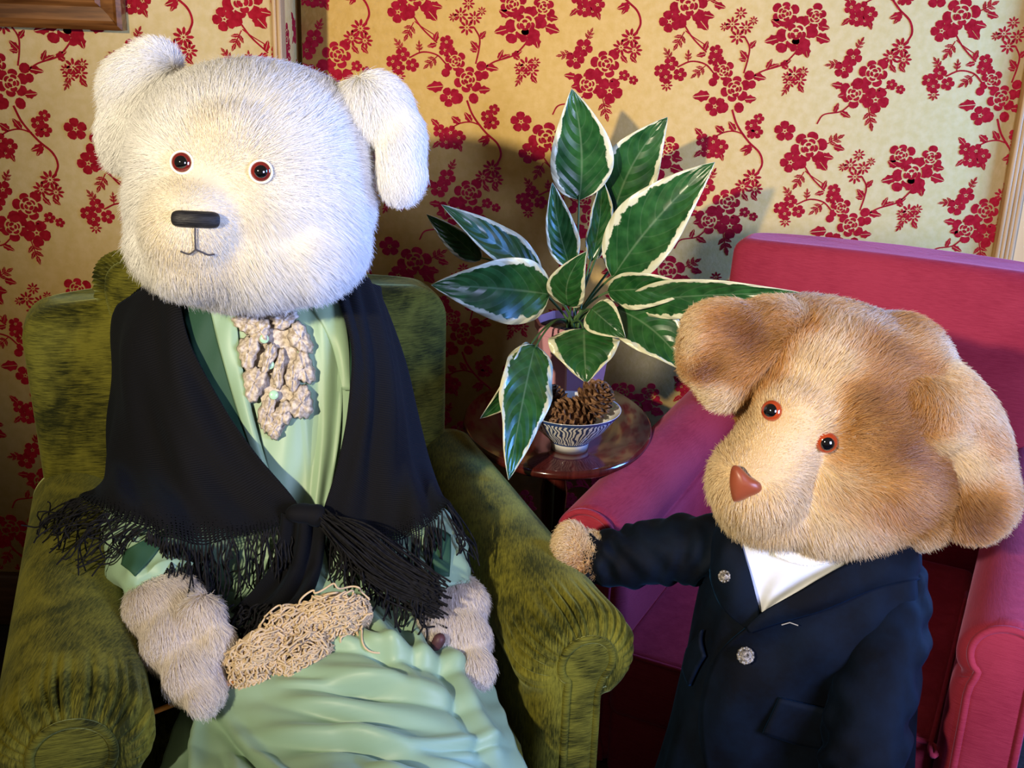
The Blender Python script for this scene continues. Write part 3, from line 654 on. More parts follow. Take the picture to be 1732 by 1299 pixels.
# ------------------------------------------------------------------ porcelain bowl with pine cones
bc = PZ(963, 757, TZ)
bowl = lathe('porcelain_bowl', [(.001, .004), (.030, .004), (.0325, 0), (.034, .013), (.041, .022), (.063, .042), (.076, .060), (.0865, .074), (.087, .076), (.084, .074), (.071, .058), (.052, .038), (.024, .022), (.001, .020)], tuple(bc), M['bowl'], None, n=64)
tag(bowl, 'blue and white porcelain footed bowl of pine cones on the table', 'bowl')
def pine_cone(name, c, axis, L, r, label, n=80, seed=0):
    rr = np.random.default_rng(seed); axis = np.array(axis, float); axis /= np.linalg.norm(axis)
    a = np.cross(axis, (0.3, .8, .1)); a /= np.linalg.norm(a); b = np.cross(axis, a); vs, fs = [], []
    def ad(pts, faces):
        k = len(vs); vs.extend(pts); fs.extend([tuple(k + i for i in f) for f in faces])
    th = np.linspace(0, 2 * pi, 10, endpoint=False); core = []
    for t in np.linspace(0, 1, 7):
        q = .6 * r * math.sin(pi * (t * .88 + .08)) ** .8
        core.append([c + axis * (t - .5) * L + (a * math.cos(x) + b * math.sin(x)) * q for x in th])
    ad(list(np.array(core).reshape(-1, 3)), grid_faces(7, 10, True))
    for k in range(n):
        t = (k + .5) / n; an = k * 2.39996; rad = r * (math.sin(pi * (t * .86 + .09)) ** .75); o = a * math.cos(an) + b * math.sin(an); s_ = -a * math.sin(an) + b * math.cos(an)
        p = c + axis * (t - .5) * L; up = axis * (.25 + .9 * t) + o; up /= np.linalg.norm(up); w = .0078 * (1.1 - .5 * abs(t - .4)) ; ln = rad * .62
        q = p + o * rad * .42; nn = np.cross(s_, up)
        tip = q + up * ln * 1.05
        ad([q - s_ * w * .5 + nn * .001, q + s_ * w * .5 + nn * .001, q + up * ln * .75 + s_ * w + nn * .001, tip + s_ * w * .35, tip - s_ * w * .35, q + up * ln * .75 - s_ * w + nn * .001,
            q + up * ln * .85 - nn * .004, q - nn * .003], [(0, 1, 2, 5), (5, 2, 3, 4), (4, 3, 6), (3, 2, 6), (5, 4, 6), (2, 1, 7, 6), (0, 5, 6, 7)])
    return tag(obj(name, vs, fs, M['cone'], None, smooth=False), label, 'pine cone', 'pine cones in the porcelain bowl')
S0 = S(985, 690, bc[1])
pine_cone('pine_cone', P(1003, 680, bc[1] - .005), (.35, -.25, .9), .076, .036, 'topmost pine cone standing up at the right in the bowl', seed=1)
pine_cone('pine_cone', P(968, 706, bc[1] - .022), (-.75, -.55, .25), .088, .038, 'pale pine cone lying on its side at the front of the bowl', seed=2)
pine_cone('pine_cone', P(940, 686, bc[1] + .03), (-.25, .2, .9), .070, .028, 'dark pine cone at the back of the bowl half behind the hanging leaf', seed=3)

# ------------------------------------------------------------------ plush helpers
def blob(name, ells, mat_, parent, voxel=.006, smooth=14):
    bm = bmesh.new()
    for e in ells:
        px, py, Y, rx, rz, ry = e[:6]; rot = math.radians(e[6]) if len(e) > 6 else 0; s = S(px, py, Y)
        m = Matrix.Translation(P(px, py, Y)) @ Matrix.Rotation(rot, 4, 'Y') @ Matrix.Diagonal((rx * s, ry, rz * s, 1))
        bmesh.ops.create_icosphere(bm, subdivisions=4, radius=1, matrix=m)
    me = bpy.data.meshes.new(name); bm.to_mesh(me); bm.free(); o = bpy.data.objects.new(name, me); COL.objects.link(o)
    r = o.modifiers.new('r', 'REMESH'); r.mode = 'VOXEL'; r.voxel_size = voxel
    s = o.modifiers.new('s', 'SMOOTH'); s.factor = .5; s.iterations = smooth
    dg = bpy.context.evaluated_depsgraph_get(); dg.update(); nm = bpy.data.meshes.new_from_object(o.evaluated_get(dg)); nm.name = name
    bpy.data.objects.remove(o); nm.materials.clear(); nm.materials.append(mat_)
    nm.polygons.foreach_set('use_smooth', [True] * len(nm.polygons))
    return link(bpy.data.objects.new(name, nm), parent)
def mesh_np(o):
    me = o.data; v = np.empty(len(me.vertices) * 3); me.vertices.foreach_get('co', v); v = v.reshape(-1, 3)
    me.calc_loop_triangles(); t = np.empty(len(me.loop_triangles) * 3, int); me.loop_triangles.foreach_get('vertices', t); t = t.reshape(-1, 3)
    n = np.empty(len(me.vertices) * 3); me.vertex_normals.foreach_get('vector', n); return v, t, n.reshape(-1, 3)
def bvh_of(*objs):
    V, T, k = [], [], 0
    for o in objs:
        v, t, n = mesh_np(o); V += [tuple(x) for x in v]; T += [tuple(int(a) + k for a in x) for x in t]; k += len(v)
    return BVHTree.FromPolygons(V, T)
def hit(bvh, px, py):
    d = Vector(ray(px, py)).normalized(); h = bvh.ray_cast(Vector(C), d)
    if h[0] is None:
        q = bvh.find_nearest(Vector(P(px, py, 1.4))); return np.array(q[0]), np.array(q[1])
    n = np.array(h[1]); n = n if n.dot(np.array(d)) < 0 else -n
    return np.array(h[0]), n
def fur(name, src, n, length, flow, tint, material, lift=.35, keep=None, rad=.00042, seed=0, wob=.25, k=6, droop=.15, vary=.12):
    """hair strands combed along flow(p, n); length(p) and tint(p) are arrays"""
    r = np.random.default_rng(seed); v, t, vn = mesh_np(src); a, b, c = v[t[:, 0]], v[t[:, 1]], v[t[:, 2]]
    ar = np.linalg.norm(np.cross(b - a, c - a), axis=1); f = r.choice(len(t), n, p=ar / ar.sum())
    u, w = r.random(n), r.random(n); sw = u + w > 1; u[sw], w[sw] = 1 - u[sw], 1 - w[sw]
    p = a[f] + (b - a)[f] * u[:, None] + (c - a)[f] * w[:, None]
    nn = vn[t[f, 0]] * (1 - u - w)[:, None] + vn[t[f, 1]] * u[:, None] + vn[t[f, 2]] * w[:, None]; nn /= np.linalg.norm(nn, axis=1, keepdims=True)
    if keep is not None: q = keep(p, nn); p, nn = p[q], nn[q]; n = len(p)
    fl = flow(p, nn)
    nz = np.stack([sins(p, 60, seed + 11), sins(p, 60, seed + 12), sins(p, 60, seed + 13)], 1) * wob + r.normal(0, wob * .5, (n, 3))
    fl = fl / (np.linalg.norm(fl, axis=1, keepdims=True) + 1e-9) + nz
    T = fl - nn * (fl * nn).sum(1, keepdims=True); T /= np.linalg.norm(T, axis=1, keepdims=True) + 1e-9
    L = length(p) * r.uniform(.65, 1.15, n); d0 = nn * lift + T * (1 - lift); d0 /= np.linalg.norm(d0, axis=1, keepdims=True)
    s = np.linspace(0, 1, k)[None, :, None]
    pts = p[:, None] - nn[:, None] * .001 + L[:, None, None] * (s * d0[:, None] + s ** 2 * .35 * (T - d0)[:, None] + s ** 2 * np.array([0, 0, -droop]))
    pts += (r.normal(0, .06, (n, 1, 3)) * s ** 2) * L[:, None, None]
    hc = bpy.data.hair_curves.new(name); hc.add_curves([k] * n)
    hc.points.foreach_set('position', pts.astype(np.float32).ravel())
    rd = rad * (1 - .8 * s[0, :, 0] ** 1.5); rr = (np.ones((n, 1)) * rd[None]).astype(np.float32)
    at = hc.attributes.get('radius') or hc.attributes.new('radius', 'FLOAT', 'POINT'); at.data.foreach_set('value', rr.ravel())
    col = tint(p) * r.uniform(1 - vary, 1 + vary * .45, (n, 1)); col = np.clip(np.concatenate([col, np.ones((n, 1))], 1), 0, 1).astype(np.float32)
    ca = hc.attributes.new('tint', 'FLOAT_COLOR', 'CURVE'); ca.data.foreach_set('color', col.ravel())
    hc.materials.append(material); return stuff(link(bpy.data.objects.new(name, hc), src))
def patch(name, rows, bvh, off, mat_, parent, nu=24, nv=24, thick=.002, disp=None, puff=0.):
    """a piece of cloth lying on a surface: rows of photo positions, laid on bvh at a distance off"""
    a = catmull(np.array(rows, float), nv); a = np.swapaxes(catmull(np.swapaxes(a, 0, 1), nu), 0, 1); g = np.zeros((nv, nu, 3))
    for j in range(nv):
        for i in range(nu):
            p, n = hit(bvh, *a[j, i]); to = C - p; to /= np.linalg.norm(to); u, v = i / (nu - 1), j / (nv - 1)
            g[j, i] = p + to * (off + (disp(u, v) if disp else 0) + puff * math.sin(pi * u) * math.sin(pi * v))
    for _ in range(2): g[1:-1, 1:-1] = .5 * g[1:-1, 1:-1] + .125 * (g[:-2, 1:-1] + g[2:, 1:-1] + g[1:-1, :-2] + g[1:-1, 2:])
    uu, vv = np.meshgrid(np.linspace(0, 1, nu), np.linspace(0, 1, nv))
    o = obj(name, g.reshape(-1, 3), grid_faces(nv, nu), mat_, parent, uvs=np.stack([uu.ravel(), vv.ravel()], 1))
    m = o.modifiers.new('thickness', 'SOLIDIFY'); m.thickness = thick; m.offset = 0
    return o
def rings(levels, nn=96, e=.85, disp=None):
    secs = []
    lv = catmull(np.array(levels, float), 60)
    for k, (y, xl, xr, Yc, ry) in enumerate(lv):
        c = P((xl + xr) / 2, y, Yc); rx = (xr - xl) / 2 * S((xl + xr) / 2, y, Yc); th = np.linspace(0, 2 * pi, nn, endpoint=False); ring = []
        for t in th:
            cs, sn = math.cos(t), math.sin(t); d = np.array([math.copysign(abs(cs) ** e, cs), -math.copysign(abs(sn) ** e, sn)])
            ext = disp(t, k / 59) if disp else 0
            ring.append(c + np.array([d[0] * (rx + ext), d[1] * (ry + ext), 0]))
        secs.append(ring)
    return secs
def disc_eye(p, n, r, parent, iris, rim=None, dome=.5, pupil=.62):
    """glass eye: rim ring, coloured iris dome and a black pupil dome"""
    q = Vector(n).to_track_quat('Z', 'Y'); X, Yv, Z = [np.array(q @ Vector(v)) for v in ((1, 0, 0), (0, 1, 0), (0, 0, 1))]
    th = np.linspace(0, 2 * pi, 32, endpoint=False)
    def dom(name, rr, h, z0, m, par):
        secs = [[p + Z * (z0 + h * math.sin(a)) + (X * math.cos(t) + Yv * math.sin(t)) * rr * math.cos(a) for t in th] for a in np.linspace(0, pi / 2 * .985, 9)]
        return skin(name, [[s_ - Z * .01 for s_ in secs[0]]] + secs, m, par)
    e = dom('eye', r, r * dome, 0, iris, parent)
    dom('pupil', r * pupil, r * dome * .95, r * .17, M['eye_black'], e)
    if rim:
        pth = [p + (X * math.cos(t) + Yv * math.sin(t)) * r * 1.06 + Z * .001 for t in np.linspace(0, 2 * pi, 33)]; tube('eye_rim', pth, r * .13, rim, e, n=8)
    return e
def sphere_weight(p, c, r): return np.exp(-((p - c) ** 2).sum(1) / (r * r))

# ------------------------------------------------------------------ white bear
bear = thing('plush_bear', 'large white plush bear in a pale green dress and black shawl on the green armchair', 'teddy bear', G((0, .2, .42)))
head = blob('head', [(425, 275, 1.54, 195, 165, .15), (430, 205, 1.55, 175, 95, .13), (420, 400, 1.52, 190, 105, .15), (425, 340, 1.53, 198, 150, .15), (520, 400, 1.51, 95, 95, .12),
                     (342, 380, 1.425, 94, 94, .09), (347, 428, 1.43, 90, 64, .08), (360, 300, 1.45, 65, 60, .06), (400, 230, 1.45, 80, 60, .06)], M['white_skin'], bear, smooth=22)
bh = bvh_of(head)
SN = hit(bh, 335, 365)[0]; FH = hit(bh, 375, 260)[0]; CH = hit(bh, 335, 425)[0]
HC = P(425, 310, 1.55)
bare = lambda p: np.clip(1.25 * sphere_weight(p, SN, .062) + 1.1 * sphere_weight(p, FH, .05) + 1.1 * sphere_weight(p, CH, .05), 0, 1)
def head_flow(p, n): return (p - (SN * .7 + FH * .3)) * (1, .6, 1) + np.array([.02, .03, -.10]) * np.clip((FH[2] + .01 - p[:, 2:3]) / .06, 0, 1) + np.array([0, .08, .02])
wcol = lambda p: np.array([.95, .945, .93]) * (1 - bare(p)[:, None]) + np.array([.86, .80, .67]) * bare(p)[:, None] + .03 * sins(p, 25, 5)[:, None]
fur('fur', head, 150000, lambda p: .037 * (1 - .74 * bare(p)), head_flow, wcol, M['white_fur'], lift=.28, seed=1, wob=.20, rad=.00037, keep=lambda p, n: (p[:, 1] < 1.66) | (RNG.random(len(p)) < .35))
def w_ear(ells, hub, seed):
    e = blob('ear', ells, M['white_skin'], bear, voxel=.005, smooth=45)
    fur('fur', e, 42000, lambda p: .028 + 0 * p[:, 0], lambda p, n: (p - hub) + np.array([0, 0, -.04]), lambda p: np.array([.96, .955, .94]) + .02 * sins(p, 30, 6)[:, None], M['white_fur'], lift=.33, seed=seed, wob=.25)
    return e
w_ear([(240, 150, 1.56, 62, 68, .038, 25), (212, 210, 1.555, 38, 66, .036, 8), (262, 115, 1.565, 42, 42, .034, 0)], P(290, 170, 1.56), 2)
w_ear([(632, 178, 1.55, 58, 52, .035, 28), (672, 235, 1.545, 38, 70, .04, -4), (678, 280, 1.54, 36, 48, .035, 6)], P(590, 160, 1.55), 3)
for px, py in ((309, 275), (441, 290)):
    p, n = hit(bh, px, py); to = C - p; to /= np.linalg.norm(to); nn = n * .4 + to * .6; nn /= np.linalg.norm(nn)
    disc_eye(p + nn * .004, nn, 17.5 * S(px, py, p[1]), head, M['eye_red'], M['eye_rim'], dome=.55, pupil=.72)
# embroidered nose bar
p, n = hit(bh, 331, 372); s = S(331, 372, p[1])
xs = np.linspace(-37, 37, 12); pth = np.array([hit(bh, 331 + x, 371 + x * .045)[0] + (C - p) / np.linalg.norm(C - p) * .002 for x in xs])
nose = tube('nose', catmull(pth, 40), np.array([14.5 * s * (1 - .22 * abs(a) ** 8) for a in np.linspace(-1, 1, 40)]), M['black_thread'], head, n=16)
def mouth_line(pts):
    q = catmull(np.array(pts, float), 14); out = []
    for x, y in q:
        h_, n_ = hit(bh, x, y); to = C - h_; out.append(h_ + to / np.linalg.norm(to) * .0050)
    return out
mo_ = wires('mouth', [mouth_line([(330, 386), (330, 405), (331, 422)]), mouth_line([(331, 422), (322, 429), (315, 429), (305, 425)]), mouth_line([(331, 422), (342, 427), (352, 431), (363, 430)])], .0011, M['mouth'], head)

# dress
def bod(t, v): return .0025 * math.sin(t * 9 + v * 5) + .002 * math.sin(t * 23 - v * 9)
bodice = skin('dress_bodice', rings([(470, 320, 590, 1.62, .06), (520, 290, 620, 1.615, .085), (600, 262, 648, 1.60, .10), (700, 250, 665, 1.58, .12), (800, 245, 672, 1.55, .125), (900, 245, 690, 1.52, .13), (1010, 255, 720, 1.50, .13)], disp=bod), M['dress'], bear)
bb = bvh_of(bodice)
def vf(u, v): return .004 * math.sin(u * 6) * math.sin(v * 4)
patch('dress_placket', [[(395, 505), (470, 505), (560, 505)], [(412, 620), (500, 620), (578, 620)], [(440, 740), (515, 740), (575, 730)], [(470, 860), (520, 865), (555, 855)]], bb, .003, M['dress'], bear, 34, 40,
      disp=lambda u, v: .003 * math.sin(u * 22 + 5 * v) * (u > .5) + .0025 * math.sin(v * 9 + u * 8))
patch('dress_lapel', [[(300, 500), (330, 500), (352, 500)], [(322, 580), (355, 585), (372, 590)], [(362, 680), (390, 690), (404, 700)], [(415, 770), (430, 785), (442, 800)], [(470, 850), (475, 855), (480, 858)]], bb, .008, M['dress_dark'], bear, 12, 40)
patch('dress_lapel', [[(578, 495), (588, 495), (600, 495)], [(588, 560), (596, 560), (604, 560)], [(590, 650), (594, 650), (600, 650)]], bb, .008, M['dress_dark'], bear, 8, 20)
patch('dress_revers', [[(350, 500), (378, 505), (398, 515)], [(372, 590), (395, 600), (408, 610)], [(404, 700), (420, 705), (430, 712)], [(440, 795), (450, 800), (458, 805)], [(480, 858), (484, 860), (488, 862)]], bb, .010, M['dress'], bear, 14, 40, puff=.006)
patch('dress_revers', [[(525, 515), (548, 505), (578, 500)], [(560, 580), (575, 580), (590, 575)], [(580, 660), (586, 660), (592, 660)]], bb, .008, M['dress'], bear, 12, 24, puff=.005)
# lace jabot: ruffles down both sides of a row of buttons
jab = []
def ruffle(cx, cy, rx, ry, ang, off, seed):
    rx, ry = rx * .92, ry * .92
    r = np.random.default_rng(seed); nu, nv = 44, 9; g = np.zeros((nv, nu, 3)); ca, sa = math.cos(ang), math.sin(ang); ph = r.uniform(0, 6, 3)
    for j in range(nv):
        v = j / (nv - 1)
        for i in range(nu):
            a = 2 * pi * i / nu; sc = v * (1 + .07 * math.sin(a * 11 + ph[0]) * (v > .85) + .12 * math.sin(a * 3 + ph[1]))
            x, y = rx * sc * math.cos(a), ry * sc * math.sin(a); p, n = hit(bb, cx + x * ca - y * sa, cy + x * sa + y * ca); to = C - p; to /= np.linalg.norm(to)
            g[j, i] = p + to * (off + .014 * math.sqrt(max(0, 1 - v ** 2.4)) + .0035 * v * math.sin(a * 5 + ph[1]) + .0022 * math.sin(a * 9 + ph[0]) * v + .0015 * math.sin(v * 11 + a * 2))
    o = obj('lace_ruffle', g.reshape(-1, 3), grid_faces(nv, nu, True), M['lace'], jabot); o.modifiers.new('thickness', 'SOLIDIFY').thickness = .0025
jabot = patch('lace_jabot', [[(405, 520), (450, 520), (495, 520)], [(420, 590), (462, 590), (505, 590)], [(440, 670), (470, 670), (505, 670)], [(455, 735), (465, 735), (475, 735)]], bb, .006, M['lace'], bear, 14, 20, disp=lambda u, v: .002 * math.sin(u * 15 + v * 20))
for i, a in enumerate(((418, 545, 26, 22, .2), (480, 540, 26, 18, -.3), (420, 595, 20, 32, .1), (508, 572, 20, 32, -.5), (430, 648, 22, 34, .15), (514, 622, 20, 32, -.25), (510, 682, 22, 32, .15), (455, 605, 12, 30, .3), (472, 625, 11, 38, .1),
                       (452, 700, 16, 36, .15), (478, 700, 18, 24, .4), (464, 725, 16, 20, .2), (495, 640, 14, 28, 0), (440, 560, 20, 24, .4))): ruffle(*a, .010 + .0012 * (i % 4), 50 + i)
for x, y in ((447, 573), (456, 617), (463, 668)):
    p, n = hit(bb, x, y); to = (C - p) / np.linalg.norm(C - p); q = Vector(to).to_track_quat('Z', 'Y'); X, Yv = np.array(q @ Vector((1, 0, 0))), np.array(q @ Vector((0, 1, 0)))
    skin('button', [[p + to * (.018 + z) + (X * math.cos(t) + Yv * math.sin(t)) * r for t in np.linspace(0, 2 * pi, 18, endpoint=False)] for r, z in ((.006, 0), (.0066, .003), (.0058, .0045), (.0005, .004))], M['button_green'], jabot)

# skirt over the lap and down to the floor
def row(y, xs, Ys): return [P(x, y, Y) for x, Y in zip(xs, Ys)]
sk = [row(905, (300, 380, 450, 520, 590, 650, 720), (1.50, 1.42, 1.392, 1.387, 1.392, 1.42, 1.50)),
      row(960, (290, 370, 450, 530, 610, 690, 760), (1.48, 1.40, 1.372, 1.365, 1.375, 1.40, 1.48)),
      row(1020, (300, 370, 450, 540, 630, 720, 790), (1.42, 1.35, 1.315, 1.308, 1.315, 1.35, 1.42)),
      row(1090, (320, 390, 470, 560, 650, 740, 815), (1.33, 1.27, 1.242, 1.235, 1.242, 1.27, 1.33)),
      row(1180, (315, 400, 490, 580, 670, 760, 845), (1.24, 1.18, 1.155, 1.148, 1.155, 1.18, 1.24)),
      row(1270, (285, 395, 500, 595, 690, 785, 872), (1.17, 1.11, 1.075, 1.068, 1.075, 1.11, 1.17)),
      row(1370, (260, 390, 505, 610, 715, 810, 905), (1.11, 1.04, .995, .985, .995, 1.04, 1.11))]
last = np.array(sk[-1]); dn = last.copy(); dn[:, 2] = .25; dn[:, 1] -= .03; d2 = last.copy(); d2[:, 2] = .03; d2[:, 1] -= .04; sk += [list(dn), list(d2)]
def crease(u, v, u0, v0, u1, v1, w, h):           # a soft fold running from (u0, v0) to (u1, v1)
    dx, dy = u1 - u0, (v1 - v0); L = math.hypot(dx, dy); t = np.clip(((u - u0) * dx + (v - v0) * dy) / L ** 2, 0, 1); px = u - u0 - t * dx; py = v - v0 - t * dy
    d = ((u - u0) * -dy + (v - v0) * dx) / L; fade = np.sin(np.pi * t); fade = fade * np.exp(-((((u - u0) * dx + (v - v0) * dy) / L ** 2 - t) * L / w) ** 2)
    return h * fade * (np.exp(-(d / w) ** 2) - .8 * np.exp(-((d - w * 1.2) / (w * .7)) ** 2))
def skirt_disp(u, v):
    q = np.stack([u, v * 1.2, 0 * u], -1); o = .005 * sins(q, 16, 3) + .003 * sins(q * (1, 1.6, 1), 40, 4)
    for c in ((.30, .42, .95, .52, .022, .011), (.25, .50, .80, .56, .018, .009), (.35, .34, .98, .44, .02, .010), (.20, .57, .90, .64, .022, .011), (.55, .30, .75, .46, .026, .009), (.62, .22, .70, .42, .026, .009),
              (.75, .22, .78, .45, .026, .008), (.84, .30, .93, .70, .032, .010), (.10, .52, .35, .75, .02, .010), (.15, .60, .30, .95, .022, .012), (.45, .58, .95, .72, .02, .009), (.50, .66, .85, .82, .022, .010), (.04, .45, .12, .8, .016, .012),
              (.35, .14, .42, .34, .014, .008), (.48, .16, .50, .34, .014, .008), (.66, .62, .97, .60, .014, .007), (.40, .70, .70, .95, .03, .010), (.3, .47, .7, .475, .010, .006)): o = o + 1.35 * crease(u, v, *c)
    return o
skirt = cloth('skirt', sk, M['dress'], bear, 160, 190, skirt_disp, .004, toward=(0, .6, 1.3))
sb = bvh_of(skirt)

# sleeves and paws
def wr(seed, f=26, a=.0035):
    rr = np.random.default_rng(seed * 7 + 1); ks = [(rr.uniform(.45, 1.5), rr.uniform(1.5, 4), rr.uniform(0, 6), rr.integers(1, 4), rr.uniform(0, 6)) for _ in range(6)]
    def d(th, v):
        o = 0
        for q, w, p0, m, p1 in ks: o = o + np.sin(v * f * q + w * np.sin(m * th + p1) + p0) * (.5 + .5 * np.sin(th * (m % 2 + 1) + p0 * 2 + v * 5))
        return a * .75 * o
    return d
slL = tube('sleeve', catmull(np.array([P(310, 760, 1.58), P(268, 825, 1.51), P(243, 888, 1.43), P(258, 950, 1.35), P(285, 1000, 1.295)]), 50), np.array(list(np.linspace(.042, .056, 20)) + [.056] * 14 + list(np.linspace(.056, .047, 16))), M['dress'], bear, n=40, disp=wr(1))
slR = tube('sleeve', catmull(np.array([P(625, 760, 1.60), P(660, 825, 1.545), P(705, 888, 1.45), P(732, 950, 1.40), P(752, 1010, 1.36)]), 50), np.array(list(np.linspace(.036, .047, 20)) + [.047] * 14 + list(np.linspace(.047, .040, 16))), M['dress'], bear, n=40, disp=wr(2))
sl = bvh_of(slL); patch('cuff_inset', [[(262, 905), (272, 900), (285, 897)], [(215, 930), (240, 935), (262, 938)], [(205, 955), (218, 965), (228, 975)]], sl, .003, M['dress_dark'], slL, 10, 12)
slr = bvh_of(slR); patch('cuff_inset', [[(725, 890), (745, 895), (762, 905)], [(728, 930), (748, 935), (762, 940)], [(735, 975), (748, 975), (760, 975)]], slr, .003, M['dress_dark'], slR, 10, 12)
pawL = blob('paw', [(282, 1020, 1.285, 66, 52, .05), (300, 1075, 1.245, 58, 60, .048), (325, 1130, 1.205, 48, 50, .044), (345, 1165, 1.175, 34, 30, .036), (345, 1035, 1.235, 26, 34, .026, -25), (368, 1072, 1.215, 22, 28, .024, -25)], M['white_skin'], bear, voxel=.005, smooth=45)
pawR = blob('paw', [(770, 1020, 1.355, 52, 42, .042), (783, 1075, 1.31, 44, 50, .04), (803, 1125, 1.265, 30, 36, .032), (735, 1062, 1.30, 32, 38, .032, 25)], M['white_skin'], bear, voxel=.005, smooth=45)
for pw, tipp, sd, nn_ in ((pawL, P(370, 1290, 1.08), 4, 36000), (pawR, P(850, 1260, 1.18), 5, 26000)):
    fur('fur', pw, nn_, lambda p: .021 + 0 * p[:, 0], lambda p, n, q=tipp: (q - p) + np.array([0, 0, -.01]), lambda p: np.array([.86, .80, .74]) + .04 * sins(p, 30, 8)[:, None], M['white_fur'], lift=.34, seed=sd, wob=.3)
bp_ = bvh_of(pawR); p, n = hit(bp_, 740, 1086); to = (C - p) / np.linalg.norm(C - p)
tube('claw', catmull(np.array([P(748, 1072, p[1] - .012), P(741, 1086, p[1] - .016), P(734, 1098, p[1] - .012)]), 10), np.array([.003, .006, .0075, .008, .008, .008, .0078, .007, .005, .003]), M['claw'], pawR)

# shawl
foldL = lambda u, v: .006 * np.sin(u * 17 - v * 6) * np.sin(np.pi * v) ** .5 + .004 * np.sin(u * 33 + v * 5) * v + .003 * np.sin(u * 9 + v * 13)
shawl = cloth('shawl', [
    [P(*a) for a in ((302, 492, 1.55), (280, 476, 1.57), (255, 478, 1.60), (222, 498, 1.64), (198, 522, 1.70), (204, 545, 1.78))],
    [P(*a) for a in ((324, 590, 1.49), (288, 590, 1.50), (248, 590, 1.525), (212, 590, 1.58), (190, 600, 1.66), (197, 612, 1.75))],
    [P(*a) for a in ((378, 690, 1.445), (322, 690, 1.445), (262, 690, 1.47), (216, 690, 1.52), (188, 690, 1.61), (192, 702, 1.72))],
    [P(*a) for a in ((442, 780, 1.41), (367, 790, 1.40), (292, 790, 1.41), (226, 785, 1.46), (180, 780, 1.56), (185, 792, 1.70))],
    [P(*a) for a in ((502, 850, 1.38), (422, 870, 1.355), (322, 865, 1.36), (235, 850, 1.345), (165, 825, 1.455), (165, 835, 1.68))],
    [P(*a) for a in ((508, 868, 1.378), (432, 902, 1.345), (332, 918, 1.320), (240, 892, 1.318), (148, 850, 1.425), (140, 850, 1.66))]], M['shawl'], bear, 80, 90, foldL, .003)
shawlR = cloth('shawl_end', [
    [P(*a) for a in ((570, 498, 1.56), (588, 480, 1.575), (610, 470, 1.60), (630, 478, 1.64), (645, 496, 1.70), (640, 520, 1.78))],
    [P(*a) for a in ((594, 590, 1.495), (617, 590, 1.50), (642, 590, 1.53), (662, 595, 1.58), (678, 605, 1.66), (672, 615, 1.75))],
    [P(*a) for a in ((594, 690, 1.45), (622, 690, 1.445), (652, 690, 1.47), (678, 690, 1.52), (698, 695, 1.61), (692, 700, 1.72))],
    [P(*a) for a in ((577, 780, 1.42), (612, 785, 1.41), (652, 785, 1.43), (688, 780, 1.48), (718, 775, 1.57), (714, 785, 1.70))],
    [P(*a) for a in ((552, 850, 1.385), (602, 870, 1.375), (657, 870, 1.385), (707, 855, 1.39), (741, 835, 1.46), (737, 845, 1.68))],
    [P(*a) for a in ((546, 872, 1.378), (600, 905, 1.355), (660, 916, 1.36), (718, 892, 1.365), (758, 852, 1.43), (750, 855, 1.66))]], M['shawl'], shawl, 70, 90, lambda u, v: .007 * np.sin(u * 14 + 1) * np.sin(np.pi * v) ** .5 + .003 * np.sin(u * 29 + 4 * v), .003)
# back of the shawl over the shoulders
cloth('shawl_end', [[P(x, y - 6, Y) for x, y, Y in ((204, 540, 1.76), (260, 490, 1.72), (340, 465, 1.70), (430, 460, 1.70), (520, 465, 1.70), (600, 480, 1.72), (640, 515, 1.76))],
                        [P(x, y, Y) for x, y, Y in ((198, 522, 1.70), (255, 478, 1.62), (340, 470, 1.64), (430, 470, 1.66), (520, 470, 1.64), (605, 470, 1.62), (645, 496, 1.70))]], M['shawl'], shawl, 40, 8, None, .003)
kn = blob('shawl_knot', [(512, 868, 1.352, 30, 17, .016), (535, 872, 1.352, 20, 20, .016)], M['shawl'], shawl, voxel=.003, smooth=6)
tail = cloth('shawl_tail', [[P(x, 868, 1.350 + abs(k - 2) * .004) for k, x in enumerate((478, 496, 514, 532, 550))], [P(x, 910, 1.345 + abs(k - 2) * .004) for k, x in enumerate((474, 494, 514, 532, 548))],
                            [P(x, 960, 1.335 + abs(k - 2) * .004) for k, x in enumerate((462, 484, 506, 526, 542))], [P(x, 1005, 1.295 + abs(k - 2) * .004) for k, x in enumerate((430, 458, 486, 508, 526))],
                            [P(x, 1040, 1.262 + abs(k - 2) * .003) for k, x in enumerate((392, 420, 450, 478, 500))]], M['shawl'], shawl, 30, 40, lambda u, v: .006 * np.sin(u * 15 + v * 2), .004)
# fringe
def strand(p, d, L, seed, curl=.012, n=14, fwd=.0):
    r = np.random.default_rng(seed); d = np.array(d, float); d /= np.linalg.norm(d); s = np.linspace(0, 1, n)[:, None]; a = r.normal(size=3) * curl; b = r.normal(size=3) * curl
    f1, f2 = r.uniform(2, 6), r.uniform(5, 11)
    return p + d * L * s + np.sin(s * f1) * a * s + np.sin(s * f2) * b * .45 * s + np.array([0, 0, -.02]) * s ** 2 + np.array([0, -fwd, 0]) * s
lines = []
edge = o_grid[shawl.name][-1]
def hang(p, L, sd, sx=0., out=-.45):                       # hangs down, a little towards the knees
    return strand(p, (sx, out, -1), L, sd, curl=.010)
for k in range(150):
    t = RNG.random() ** .8; i = int(t * 58) + 2; p = edge[min(i, 79)]; big = i > 46
    if big: lines.append(strand(p, (-.9 - .5 * RNG.random(), -.25, -.45 - .5 * RNG.random()), RNG.uniform(.03, .085), 200 + k, curl=.016))
    else: lines.append(hang(p, RNG.uniform(.04, .085), 200 + k, RNG.normal(0, .15)))
for k in range(26): lines.append(strand(edge[60 + k % 10], (-1, -.5, -.25 - .3 * RNG.random()), RNG.uniform(.05, .075), 400 + k, curl=.012))
